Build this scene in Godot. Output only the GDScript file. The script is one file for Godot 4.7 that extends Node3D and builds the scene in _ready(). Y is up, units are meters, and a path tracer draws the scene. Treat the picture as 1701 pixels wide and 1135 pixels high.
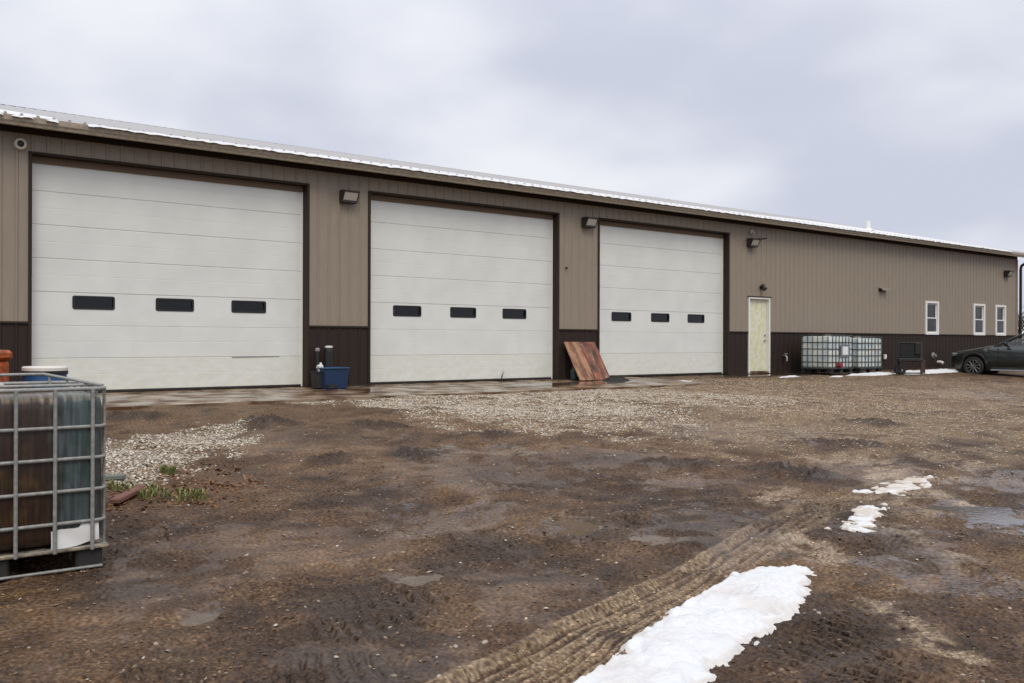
extends Node3D
# Metal shop building with three overhead doors behind a muddy gravel yard, overcast winter day.
# Axes: the long front wall lies in the plane z = 0 and runs along +x; the yard is at +z; y = 0 is the shop floor.

const D := 16.4            # camera distance from the wall
const RIB := 0.2286        # siding rib spacing (9 in)
const MOD := 0.9144        # siding panel width (36 in)
const X0 := -9.144         # left end of the building
const X1 := 38.1           # right end
const YAW := 0.6545        # the yard patches are laid out in axes turned by this much

var taken := {}
var M := {}
var rng := RandomNumberGenerator.new()
var nz_big: FastNoiseLite
var nz_mid: FastNoiseLite
var nz_fine: FastNoiseLite
var nz_clump: FastNoiseLite
var nz_lump: FastNoiseLite
var nz_edge: FastNoiseLite
var nz_tone: FastNoiseLite
var nz_rough: FastNoiseLite

# ------------------------------------------------------------------ tree helpers
func numbered(called: String) -> String:
	if not taken.has(called):
		taken[called] = 0
		return called
	taken[called] += 1
	return "%s_%03d" % [called, taken[called]]

func tag(o: Node3D, label: String, category: String, group := "", kind := "") -> Node3D:
	if label: o.set_meta("label", label)
	if category: o.set_meta("category", category)
	if group: o.set_meta("group", group)
	if kind: o.set_meta("kind", kind)
	return o

func thing(called: String, label: String, category: String, at := Vector3.ZERO, turn := 0.0, group := "", kind := "") -> Node3D:
	var o := Node3D.new()
	o.name = numbered(called)
	add_child(o)
	o.position = at
	o.rotation.y = turn
	tag(o, label, category, group, kind)
	return o

func put(called: String, mesh: Mesh, mat: Material, parent: Node3D = null) -> MeshInstance3D:
	var o := MeshInstance3D.new()
	o.mesh = mesh
	o.material_override = null
	if mat: o.set_surface_override_material(0, mat)
	if parent == null:
		o.name = numbered(called)
		add_child(o)
	else:
		o.name = called
		parent.add_child(o, true)
	return o

# ------------------------------------------------------------------ mesh helpers
func begin() -> SurfaceTool:
	var st := SurfaceTool.new()
	st.begin(Mesh.PRIMITIVE_TRIANGLES)
	return st

func done(st: SurfaceTool) -> ArrayMesh:
	st.generate_normals()
	return st.commit()

func poly(st: SurfaceTool, pts: Array, inside: Vector3) -> void:
	var mid := Vector3.ZERO
	for p in pts: mid += p
	mid /= pts.size()
	var n := Vector3.ZERO
	for i in pts.size():
		n += (pts[i] - mid).cross(pts[(i + 1) % pts.size()] - mid)
	var flip := n.dot(mid - inside) > 0.0
	st.set_smooth_group(-1)
	for i in range(1, pts.size() - 1):
		st.add_vertex(pts[0])
		st.add_vertex(pts[i + 1] if flip else pts[i])
		st.add_vertex(pts[i] if flip else pts[i + 1])

# box with chamfered edges; b = 0 gives a plain box
func cbox(st: SurfaceTool, c: Vector3, s: Vector3, b := 0.0, basis := Basis.IDENTITY) -> void:
	var h := s * 0.5
	var k := h - Vector3(b, b, b)
	var T := func(v: Vector3) -> Vector3: return c + basis * v
	for a in 3:
		var p := (a + 1) % 3
		var q := (a + 2) % 3
		for sg in [-1.0, 1.0]:
			var f := []
			for uv in [[-1, -1], [1, -1], [1, 1], [-1, 1]]:
				var v := Vector3.ZERO
				v[a] = sg * h[a]; v[p] = uv[0] * k[p]; v[q] = uv[1] * k[q]
				f.append(T.call(v))
			poly(st, f, c)
	if b <= 0.0: return
	for a in 3:
		var p := (a + 1) % 3
		var q := (a + 2) % 3
		for sp in [-1.0, 1.0]:
			for sq in [-1.0, 1.0]:
				var f := []
				for e in [[-1, 0], [1, 0], [1, 1], [-1, 1]]:
					var v := Vector3.ZERO
					v[a] = e[0] * k[a]
					v[p] = sp * (h[p] if e[1] == 0 else k[p])
					v[q] = sq * (k[q] if e[1] == 0 else h[q])
					f.append(T.call(v))
				poly(st, f, c)
	for sx in [-1.0, 1.0]:
		for sy in [-1.0, 1.0]:
			for sz in [-1.0, 1.0]:
				poly(st, [T.call(Vector3(sx * h.x, sy * k.y, sz * k.z)), T.call(Vector3(sx * k.x, sy * h.y, sz * k.z)), T.call(Vector3(sx * k.x, sy * k.y, sz * h.z))], c)

func box_between(st: SurfaceTool, a: Vector3, b: Vector3, ch := 0.0) -> void:
	cbox(st, (a + b) * 0.5, (b - a).abs(), ch)

# tube along a path; r may be a number or one radius per point
func tube(st: SurfaceTool, pts: Array, r, sides := 8, caps := true, loop := false) -> void:
	var n := pts.size()
	var rings := []
	var prev := Vector3.ZERO
	for i in n:
		var t: Vector3
		if loop: t = (pts[(i + 1) % n] - pts[(i + n - 1) % n]).normalized()
		elif i == 0: t = (pts[1] - pts[0]).normalized()
		elif i == n - 1: t = (pts[n - 1] - pts[n - 2]).normalized()
		else: t = (pts[i + 1] - pts[i - 1]).normalized()
		var u: Vector3
		if prev == Vector3.ZERO: u = t.cross(Vector3.UP if absf(t.y) < 0.9 else Vector3.RIGHT).normalized()
		else: u = (prev - t * prev.dot(t)).normalized()
		prev = u
		var v := t.cross(u)
		var rad: float = r if not (r is Array) else r[i]
		var ring := []
		for k in sides:
			var a := TAU * k / sides
			ring.append(pts[i] + (u * cos(a) + v * sin(a)) * rad)
		rings.append(ring)
	st.set_smooth_group(0)
	for i in (n if loop else n - 1):
		var A: Array = rings[i]
		var B: Array = rings[(i + 1) % n]
		for k in sides:
			var l := (k + 1) % sides
			for v in [A[k], B[k], B[l], A[k], B[l], A[l]]: st.add_vertex(v)
	if caps and not loop:
		poly(st, rings[0], pts[1])
		poly(st, rings[n - 1], pts[n - 2])

# surface of revolution about y; profile = [Vector2(radius, y), ...]
func lathe(st: SurfaceTool, prof: Array, segs: int, xf := Transform3D.IDENTITY, smooth := true) -> void:
	for i in prof.size() - 1:
		var a: Vector2 = prof[i]
		var b: Vector2 = prof[i + 1]
		var flat := absf(a.y - b.y) < 0.0005
		st.set_smooth_group((i + 1) if smooth else -1)
		if flat: st.set_smooth_group(-1)
		for k in segs:
			var t0 := TAU * k / segs
			var t1 := TAU * (k + 1) / segs
			var p := [xf * Vector3(a.x * cos(t0), a.y, a.x * sin(t0)), xf * Vector3(a.x * cos(t1), a.y, a.x * sin(t1)), xf * Vector3(b.x * cos(t1), b.y, b.x * sin(t1)), xf * Vector3(b.x * cos(t0), b.y, b.x * sin(t0))]
			if b.x > 0.0001:
				for v in [p[0], p[2], p[1]] if a.x > 0.0001 else []: st.add_vertex(v)
				for v in [p[0], p[3], p[2]]: st.add_vertex(v)
			else:
				for v in [p[0], p[3], p[1]]: st.add_vertex(v)

# closed outline (Vector2 x,y) extruded along z from z0 to z1, optional edge rounding on the front face
func prism(st: SurfaceTool, outline: Array, z0: float, z1: float, xf := Transform3D.IDENTITY) -> void:
	var c := Vector2.ZERO
	for p in outline: c += p
	c /= outline.size()
	var mid := xf * Vector3(c.x, c.y, (z0 + z1) * 0.5)
	var tri := Geometry2D.triangulate_polygon(PackedVector2Array(outline))
	for z in [z0, z1]:
		for i in range(0, tri.size(), 3):
			var f := []
			for k in 3: f.append(xf * Vector3(outline[tri[i + k]].x, outline[tri[i + k]].y, z))
			var n: Vector3 = (f[1] - f[0]).cross(f[2] - f[0])
			var want: Vector3 = xf.basis * Vector3(0, 0, 1 if z == maxf(z0, z1) else -1)
			st.set_smooth_group(-1)
			if n.dot(want) > 0: f = [f[0], f[2], f[1]]
			for v in f: st.add_vertex(v)
	var ccw := not Geometry2D.is_polygon_clockwise(PackedVector2Array(outline))
	for i in outline.size():
		var a: Vector2 = outline[i]
		var b: Vector2 = outline[(i + 1) % outline.size()]
		var out2 := Vector2(b.y - a.y, a.x - b.x) * (1.0 if ccw else -1.0)
		var m2 := (a + b) * 0.5 - out2.normalized() * 0.01
		poly(st, [xf * Vector3(a.x, a.y, z0), xf * Vector3(b.x, b.y, z0), xf * Vector3(b.x, b.y, z1), xf * Vector3(a.x, a.y, z1)], xf * Vector3(m2.x, m2.y, (z0 + z1) * 0.5))

func round_rect(w: float, h: float, r: float, n := 4) -> Array:
	var o := []
	for q in 4:
		var cx: float = (w * 0.5 - r) * [1, -1, -1, 1][q]
		var cy: float = (h * 0.5 - r) * [1, 1, -1, -1][q]
		for k in n + 1:
			var a := PI * 0.5 * (q + float(k) / n)
			o.append(Vector2(cx + r * cos(a), cy + r * sin(a)))
	return o

# ------------------------------------------------------------------ materials
func lin(r: float, g: float, b: float) -> Color:
	return Color(r, g, b).linear_to_srgb()

func mat(c: Color, rough := 0.7, metal := 0.0) -> StandardMaterial3D:
	var m := StandardMaterial3D.new()
	m.albedo_color = c
	m.roughness = rough
	m.metallic = metal
	return m

func noise(seed_: int, freq: float, oct := 4, kind := FastNoiseLite.TYPE_SIMPLEX_SMOOTH) -> FastNoiseLite:
	var n := FastNoiseLite.new()
	n.seed = seed_
	n.noise_type = kind
	n.frequency = freq
	n.fractal_type = FastNoiseLite.FRACTAL_FBM if oct > 1 else FastNoiseLite.FRACTAL_NONE
	n.fractal_octaves = oct
	return n

func tex(size: int, seed_: int, freq: float, oct: int, lo: Color, hi: Color, contrast := 1.0, seamless := true) -> ImageTexture:
	var im := noise(seed_, freq, oct).get_seamless_image(size, size) if seamless else noise(seed_, freq, oct).get_image(size, size)
	im.convert(Image.FORMAT_L8)
	var data := im.get_data()
	var out := PackedByteArray()
	out.resize(size * size * 3)
	var lut := PackedByteArray()
	lut.resize(768)
	for i in 256:
		var c := lo.lerp(hi, clampf((i / 255.0 - 0.5) * contrast + 0.5, 0, 1))
		lut[i * 3] = int(c.r * 255); lut[i * 3 + 1] = int(c.g * 255); lut[i * 3 + 2] = int(c.b * 255)
	var j := 0
	for v in data:
		var k := v * 3
		out[j] = lut[k]; out[j + 1] = lut[k + 1]; out[j + 2] = lut[k + 2]
		j += 3
	return ImageTexture.create_from_image(Image.create_from_data(size, size, false, Image.FORMAT_RGB8, out))

func grey_tex(size: int, seed_: int, freq: float, oct: int, lo: float, hi: float, contrast := 1.0) -> ImageTexture:
	return tex(size, seed_, freq, oct, Color(lo, lo, lo), Color(hi, hi, hi), contrast)

func normal_tex(size: int, seed_: int, freq: float, oct: int, strength: float) -> ImageTexture:
	var im := noise(seed_, freq, oct).get_seamless_image(size, size)
	im.convert(Image.FORMAT_RGBA8)
	im.bump_map_to_normal_map(strength)
	return ImageTexture.create_from_image(im)

func tri(m: StandardMaterial3D, scale: Vector3, world := true) -> StandardMaterial3D:
	m.uv1_triplanar = true
	m.uv1_world_triplanar = world
	m.uv1_scale = scale
	return m

func make_materials() -> void:
	var blot := grey_tex(512, 11, 0.012, 5, 0.97, 1.0, 1.3)
	var streak := grey_tex(512, 12, 0.03, 4, 0.82, 1.0, 1.8)
	var rough_blot := grey_tex(512, 13, 0.015, 4, 0.25, 0.75, 1.6)
	var tan := mat(lin(0.283, 0.234, 0.183), 0.55)
	tan.albedo_texture = blot
	M.tan = tri(tan, Vector3(0.9, 0.22, 0.9))
	var brown := mat(lin(0.030, 0.020, 0.0165), 0.6)
	brown.metallic_specular = 0.35
	brown.albedo_texture = blot
	M.brown = tri(brown, Vector3(0.9, 0.22, 0.9))
	M.trim = mat(lin(0.034, 0.024, 0.018), 0.6)
	M.trim.metallic_specular = 0.3
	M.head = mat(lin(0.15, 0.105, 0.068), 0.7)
	M.fascia = tri(mat(lin(0.43, 0.37, 0.285), 0.45), Vector3(0.8, 0.8, 0.8))
	M.fascia.albedo_texture = streak
	var roof := mat(lin(0.49, 0.48, 0.475), 0.36, 0.0)
	roof.albedo_texture = blot
	M.roof = tri(roof, Vector3(0.3, 0.3, 0.12))
	M.wall = mat(lin(0.3, 0.27, 0.23), 0.8)
	var white := mat(lin(0.735, 0.757, 0.725), 0.42)
	white.albedo_texture = grey_tex(512, 14, 0.006, 4, 0.965, 1.0, 1.3)
	M.door = tri(white, Vector3(0.35, 0.35, 0.35))
	# lowest sections carry splashed mud specks
	var low := mat(lin(0.735, 0.757, 0.715), 0.42)
	low.albedo_texture = tex(1024, 15, 0.007, 5, Color(0.965, 0.955, 0.925), Color(1, 1, 1), 1.2)
	M.door_low = tri(low, Vector3(0.5, 0.9, 0.5))
	M.black = mat(lin(0.012, 0.012, 0.013), 0.45)
	M.rubber = mat(lin(0.018, 0.017, 0.016), 0.75)
	M.pane = mat(Color(0.05, 0.055, 0.06, 0.35), 0.06)
	M.pane.metallic_specular = 0.4
	M.pane.transparency = BaseMaterial3D.TRANSPARENCY_ALPHA
	M.blind = mat(lin(0.05, 0.06, 0.06), 0.7)
	M.vinyl = mat(lin(0.78, 0.77, 0.74), 0.4)
	var ent := mat(lin(0.74, 0.75, 0.60), 0.4)
	ent.albedo_texture = tex(512, 16, 0.012, 5, Color(0.93, 0.92, 0.84), Color(1, 1, 1), 1.5)
	M.entry = tri(ent, Vector3(0.8, 0.8, 0.8))
	M.steel = mat(lin(0.42, 0.43, 0.43), 0.42, 0.75)
	M.galv = mat(lin(0.34, 0.34, 0.32), 0.5, 0.25)
	M.galv.albedo_texture = grey_tex(256, 17, 0.03, 4, 0.82, 1.0, 1.4)
	tri(M.galv, Vector3(3, 3, 3))
	M.bronze = mat(lin(0.03, 0.026, 0.023), 0.5, 0.2)
	M.lens = mat(lin(0.46, 0.44, 0.40), 0.2)
	M.conc = mat(lin(0.27, 0.20, 0.135), 0.5)
	M.conc.albedo_texture = tex(1024, 18, 0.006, 6, Color(0.62, 0.52, 0.44), Color(1, 1, 1), 2.6)
	M.conc.roughness = 1.0
	M.conc.roughness_texture = grey_tex(1024, 19, 0.005, 4, 0.12, 0.6, 2.4)
	tri(M.conc, Vector3(0.22, 0.22, 0.22))
	var snow := mat(Color(0.97, 0.97, 0.97), 0.75)
	snow.vertex_color_use_as_albedo = true
	snow.normal_enabled = true
	snow.normal_texture = normal_tex(512, 20, 0.03, 5, 6.0)
	snow.normal_scale = 0.7
	M.snow = tri(snow, Vector3(1.4, 1.4, 1.4))
	# the yard: vertex colours carry mud, gravel dust and clay; maps carry grain and wetness
	var mud := mat(Color.WHITE, 1.0)
	mud.vertex_color_use_as_albedo = true
	mud.albedo_texture = tex(2048, 21, 0.22, 3, Color(0.60, 0.56, 0.52), Color(1, 1, 1), 1.7, false)
	mud.metallic_specular = 0.42
	mud.normal_enabled = true
	var nim := noise(23, 0.16, 4).get_image(2048, 2048)
	nim.convert(Image.FORMAT_L8)
	var relief := nim.get_data()
	mud.roughness_texture = wet_tex(2048, relief)
	nim = Image.create_from_data(2048, 2048, false, Image.FORMAT_L8, relief)
	nim.convert(Image.FORMAT_RGBA8)
	nim.bump_map_to_normal_map(7.0)
	mud.normal_texture = ImageTexture.create_from_image(nim)
	mud.normal_scale = 0.9
	M.mud = mud
	M.stone = mat(Color.WHITE, 0.75)
	M.stone.vertex_color_use_as_albedo = true

# roughness of the yard, one map over SIDE metres: drying mud is dull, the flat slick patches are wet
const SIDE := 16.4
const CORNER := Vector2(-1.0, 0.5)
const SLICKS := [[5.2, 9.0, 0.9, 1.1], [2.6, 10.6, 0.8, 0.5], [7.0, 8.8, 1.0, 0.7], [1.2, 11.2, 0.5, 0.9], [3.2, 12.3, 0.35, 0.6], [5.3, 12.0, 0.5, 0.8], [6.2, 13.0, 0.35, 0.6], [10.5, 8.0, 1.4, 1.0], [4.5, 6.2, 1.2, 1.0], [2.0, 12.9, 0.4, 0.5], [12.2, 3.2, 2.2, 0.5], [9.0, 11.0, 0.6, 0.9]]

func wet_tex(n: int, relief: PackedByteArray) -> ImageTexture:
	var im := noise(22, 0.012, 5).get_image(n, n)
	im.convert(Image.FORMAT_L8)
	var d := im.get_data()
	for k in d.size():
		var v: int = 120 + (int(d[k]) * 115 >> 8)
		d[k] = v
	var e2 := noise(26, 0.9, 5)
	for lot in [[POOLS, 0.13, 1.35], [SLICKS, 0.36, 1.3]]:
		for c in lot[0]:
			var m := maxf(c[2], c[3]) * 1.5
			for y in range(int((c[1] - m - CORNER.y) / SIDE * n), int((c[1] + m - CORNER.y) / SIDE * n)):
				if y < 0 or y >= n: continue
				for x in range(int((c[0] - m - CORNER.x) / SIDE * n), int((c[0] + m - CORNER.x) / SIDE * n)):
					if x < 0 or x >= n: continue
					var wx := (x + 0.5) / n * SIDE + CORNER.x
					var wz := (y + 0.5) / n * SIDE + CORNER.y
					var e := elip(wx, wz, c) + e2.get_noise_2d(wx * 2.4, wz * 2.4) * 1.5
					var t := 1.0 - smoothstep(0.7, 1.15, e)
					if t > 0.0:
						var k := y * n + x
						d[k] = int(lerpf(d[k], minf(d[k], lot[1] * 255.0 + 60.0 * maxf(0.0, e2.get_noise_2d(wx * 9.0, wz * 9.0))), t))
						relief[k] = int(lerpf(relief[k], 128.0, t * 0.8))
	return ImageTexture.create_from_image(Image.create_from_data(n, n, false, Image.FORMAT_L8, d))

func water(c: Color) -> StandardMaterial3D:
	var m := mat(Color(c.r, c.g, c.b, 0.4), 0.07)
	m.transparency = BaseMaterial3D.TRANSPARENCY_ALPHA
	m.normal_enabled = true
	m.normal_texture = M.ripple
	m.normal_scale = 0.05
	return tri(m, Vector3(1.5, 1.5, 1.5))

# ------------------------------------------------------------------ the yard
# patches of the yard: name, centre x, z, half length across and along the axes turned by YAW
const GRAVEL := [[2.85, 6.5, 0.72, 2.1, 1.0], [8.63, 3.95, 2.5, 1.2, 1.0], [11.8, 3.5, 3.2, 1.3, 1.0], [9.1, 5.3, 2.1, 2.4, 0.9], [14.2, 6.4, 5.2, 5.9, 0.62], [21.0, 5.0, 7.5, 5.5, 0.5], [13.0, 4.0, 4.5, 2.0, 0.7]]
const POOLS := [[3.94, 10.44, 0.52, 0.60, 0.105, 0.080, 0.062], [4.64, 11.17, 0.22, 0.40, 0.16, 0.10, 0.05], [4.81, 11.86, 0.20, 0.22, 0.17, 0.09, 0.035], [2.81, 11.76, 0.15, 0.14, 0.15, 0.085, 0.04], [1.56, 11.71, 0.11, 0.15, 0.13, 0.08, 0.045], [6.23, 7.93, 0.6, 0.5, 0.15, 0.125, 0.10], [6.83, 10.27, 0.42, 0.42, 0.14, 0.115, 0.09], [7.76, 12.86, 0.34, 0.66, 0.12, 0.10, 0.085], [5.48, 13.55, 0.36, 0.46, 0.10, 0.08, 0.066], [9.6, 12.1, 0.5, 0.8, 0.12, 0.10, 0.085]]
const CLODS := [[4.76, 4.89, 0.42, 0.5, 0.09], [4.26, 7.73, 0.30, 0.36, 0.07], [5.38, 7.63, 0.40, 0.5, 0.07], [8.27, 10.57, 0.52, 0.55, 0.08], [5.99, 5.58, 0.5, 0.4, 0.06], [7.5, 9.62, 0.5, 0.4, 0.05], [3.4, 3.55, 0.5, 0.45, 0.07], [6.9, 7.0, 0.4, 0.3, 0.05], [13.5, 8.3, 0.8, 0.5, 0.05], [18.0, 6.0, 1.0, 0.7, 0.05], [10.6, 9.7, 0.7, 0.5, 0.05], [16.5, 9.0, 1.0, 0.7, 0.05]]
# tyre-lug patches: centre, half sizes, depth, direction of the wave across YAW axes, spacing
const LUGS := [[5.96, 12.98, 0.42, 0.75, 0.036, 0.45, 0.10], [4.85, 11.34, 0.60, 0.75, 0.032, 0.35, 0.10], [3.79, 13.9, 0.34, 0.65, 0.034, 0.6, 0.075], [2.35, 12.05, 0.45, 0.62, 0.021, 0.3, 0.08], [0.9, 12.6, 0.5, 0.5, 0.012, 0.2, 0.08], [6.9, 12.0, 0.5, 0.6, 0.026, 0.7, 0.09], [5.4, 9.5, 0.55, 0.7, 0.026, 0.3, 0.11], [1.75, 12.9, 0.35, 0.4, 0.014, 0.35, 0.075], [3.6, 11.4, 0.5, 0.5, 0.022, 0.4, 0.09]]
const CLAY := [[6.87, 11.48, 0.32, 0.8, 0.8], [4.44, 14.0, 0.16, 0.5, 1.0], [8.48, 11.81, 0.4, 0.8, 0.9], [7.4, 12.2, 0.35, 0.6, 0.6], [9.6, 10.6, 0.6, 0.7, 0.5], [5.6, 12.62, 0.25, 0.5, 0.9], [6.5, 12.75, 0.2, 0.45, 0.7], [9.2, 11.2, 0.3, 0.9, 0.8], [6.1, 13.4, 0.2, 0.5, 0.6], [10.6, 11.2, 0.4, 0.8, 0.6]]
const RUTS := [[[1.5, 13.56], [2.0, 13.41], [2.68, 13.19], [3.50, 12.94], [4.55, 12.60], [6.33, 12.01], [8.67, 11.45], [12.0, 10.9]], [[1.5, 13.85], [2.16, 13.59], [2.69, 13.38], [3.43, 13.07], [4.31, 12.77]]]
const RUT_W := [0.17, 0.12]
var cyw := cos(YAW)
var syw := sin(YAW)

func elip(x: float, z: float, c: Array) -> float:
	var dx: float = x - c[0]
	var dz: float = z - c[1]
	var a: float = (dx * cyw + dz * syw) / c[2]
	var b: float = (dx * syw - dz * cyw) / c[3]
	return sqrt(a * a + b * b)

func base_h(x: float, z: float) -> float:
	var zz := maxf(z, 0.0)
	var y: float
	if zz < 2.4: y = -0.031 * zz
	elif zz < 10.4: y = -0.075 - (zz - 2.4) * 0.0531
	elif zz < 17.0: y = -0.5 - (zz - 10.4) * 0.01515
	else: y = -0.6
	if zz > 30.0: y -= (minf(zz, 200.0) - 30.0) * 0.004
	var e := smoothstep(24.0, 31.0, x)
	return y - 0.13 * e * minf(zz * 0.5, 1.0)

func rut_at(x: float, z: float) -> Vector2:   # (signed distance across / half width, which rut) or x > 9
	var best := 99.0
	for k in 2:
		var p: Array = RUTS[k]
		for i in p.size() - 1:
			var ax: float = p[i][0]
			var az: float = p[i][1]
			var bx: float = p[i + 1][0] - ax
			var bz: float = p[i + 1][1] - az
			var t := clampf(((x - ax) * bx + (z - az) * bz) / (bx * bx + bz * bz), 0, 1)
			var dx := x - ax - bx * t
			var dz := z - az - bz * t
			var d: float = sqrt(dx * dx + dz * dz) / RUT_W[k]
			if d < absf(best): best = d * signf(dx * bz - dz * bx)
	return Vector2(best, 0)

func ground_h(x: float, z: float) -> float:
	var b := base_h(x, z)
	var near := smoothstep(0.6, 4.0, z)
	if z < -0.3: return b + nz_big.get_noise_2d(x, z) * 0.055 * near - 0.1
	var h := nz_big.get_noise_2d(x, z) * 0.055 * near      # lie of the land
	var g := 0.0                                            # clods and grain on top of it
	var d2 := (x * x) + (z - D) * (z - D)
	if d2 < 900.0: g += nz_mid.get_noise_2d(x, z) * 0.026 * (0.35 + 0.65 * near)
	if d2 < 420.0:
		var churn := clampf(nz_edge.get_noise_2d(x * 0.6 + 11.0, z * 0.6) * 2.0 + 0.45, 0.0, 1.0)
		g += churn * (maxf(nz_rough.get_noise_2d(x, z), -0.15) * 0.055 + 0.004)
	if d2 < 200.0: g += nz_fine.get_noise_2d(x, z) * 0.010
	if d2 < 70.0: g += maxf(nz_clump.get_noise_2d(x, z) - 0.1, 0.0) * 0.016
	var calm := 0.0
	if x > 0.0 and x < 14.0 and z > 3.0 and z < 15.0:
		for c in CLODS:
			var e := elip(x, z, c)
			if e < 1.3: h += c[4] * (1.0 - smoothstep(0.2, 1.3, e)) * (0.35 + 1.3 * absf(nz_lump.get_noise_2d(x, z)) + 0.6 * nz_fine.get_noise_2d(x, z))
		for c in SLICKS:
			var e := elip(x, z, c)
			if e < 1.3: calm = maxf(calm, 0.45 * (1.0 - smoothstep(0.5, 1.3, e)))
		for c in LUGS:
			var e := elip(x, z, c) + nz_edge.get_noise_2d(x * 1.5, z * 1.5) * 0.35
			if e < 1.15:
				var dx: float = x - c[0]
				var dz: float = z - c[1]
				var a := dx * cyw + dz * syw
				var f := dx * syw - dz * cyw
				var q: float = a * cos(c[5]) + f * sin(c[5]) + nz_mid.get_noise_2d(x * 1.2, z * 1.2) * 0.045
				var lane := absf(fposmod((f * cos(c[5]) - a * sin(c[5])) / 0.52 + 0.3, 1.0) - 0.5) * 2.0     # lugs stop at the tyre's edge
				var w := 0.35 - pow(0.5 + 0.5 * sin(q * TAU / c[6]), 2.5) * 1.6 * (1.0 - smoothstep(0.62, 0.95, lane))
				var m := 1.0 - smoothstep(0.6, 1.15, e)
				calm = maxf(calm, m * 0.6)
				h += c[4] * m * w * (0.75 + 0.9 * nz_edge.get_noise_2d(x + 7.0, z))
		if x > 1.2 and z > 10.5:
			var r := absf(rut_at(x, z).x)
			if r < 1.9:
				var fade := (1.0 - smoothstep(5.5, 9.5, x)) * clampf(0.85 + nz_edge.get_noise_2d(x * 1.3, z * 1.3 + 21.0) * 1.2, 0.15, 1.0)
				calm = maxf(calm, (1.0 - smoothstep(1.3, 1.9, r)) * 0.9 * fade)
				h += fade * (-0.028 * (1.0 - smoothstep(0.8, 1.0, r)) + 0.016 * (1.0 - smoothstep(0.0, 0.25, absf(r - 1.1))))
				h += fade * 0.009 * sin(r * 17.0) * (1.0 - smoothstep(0.9, 1.05, r)) * (0.9 + 0.7 * nz_edge.get_noise_2d(x * 0.5, z * 0.5))
	h = b + h + g * (1.0 - calm)
	if z > 6.0 and x < 12.0:
		for c in POOLS:
			var e := elip(x, z, c)
			if e < 1.9:
				var lev := base_h(c[0], c[1]) - 0.012
				var want := lev - 0.020 + 0.045 * smoothstep(0.4, 1.3, e) + nz_mid.get_noise_2d(x * 1.3 + 5.0, z * 1.3) * 0.040 + nz_lump.get_noise_2d(x, z) * 0.016 + nz_fine.get_noise_2d(x, z) * 0.006
				h = lerpf(want, h, smoothstep(1.05, 1.9, e))
	if z < 2.75 and x > 0.3 and x < 20.6: h = minf(h, b - 0.035)
	if z < 2.0: h = lerpf(b - 0.02, h, smoothstep(0.3, 2.0, z))
	return h

func gravel_at(x: float, z: float) -> float:
	var g := 0.0
	if z < 0.5 or z > 13.0 or x > 36.0: return 0.0
	for c in GRAVEL:
		var e := elip(x, z, c)
		if e < 1.25: g = maxf(g, c[4] * (1.0 - smoothstep(0.55, 1.25, e + nz_edge.get_noise_2d(x, z) * 0.8)))
	return g

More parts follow.
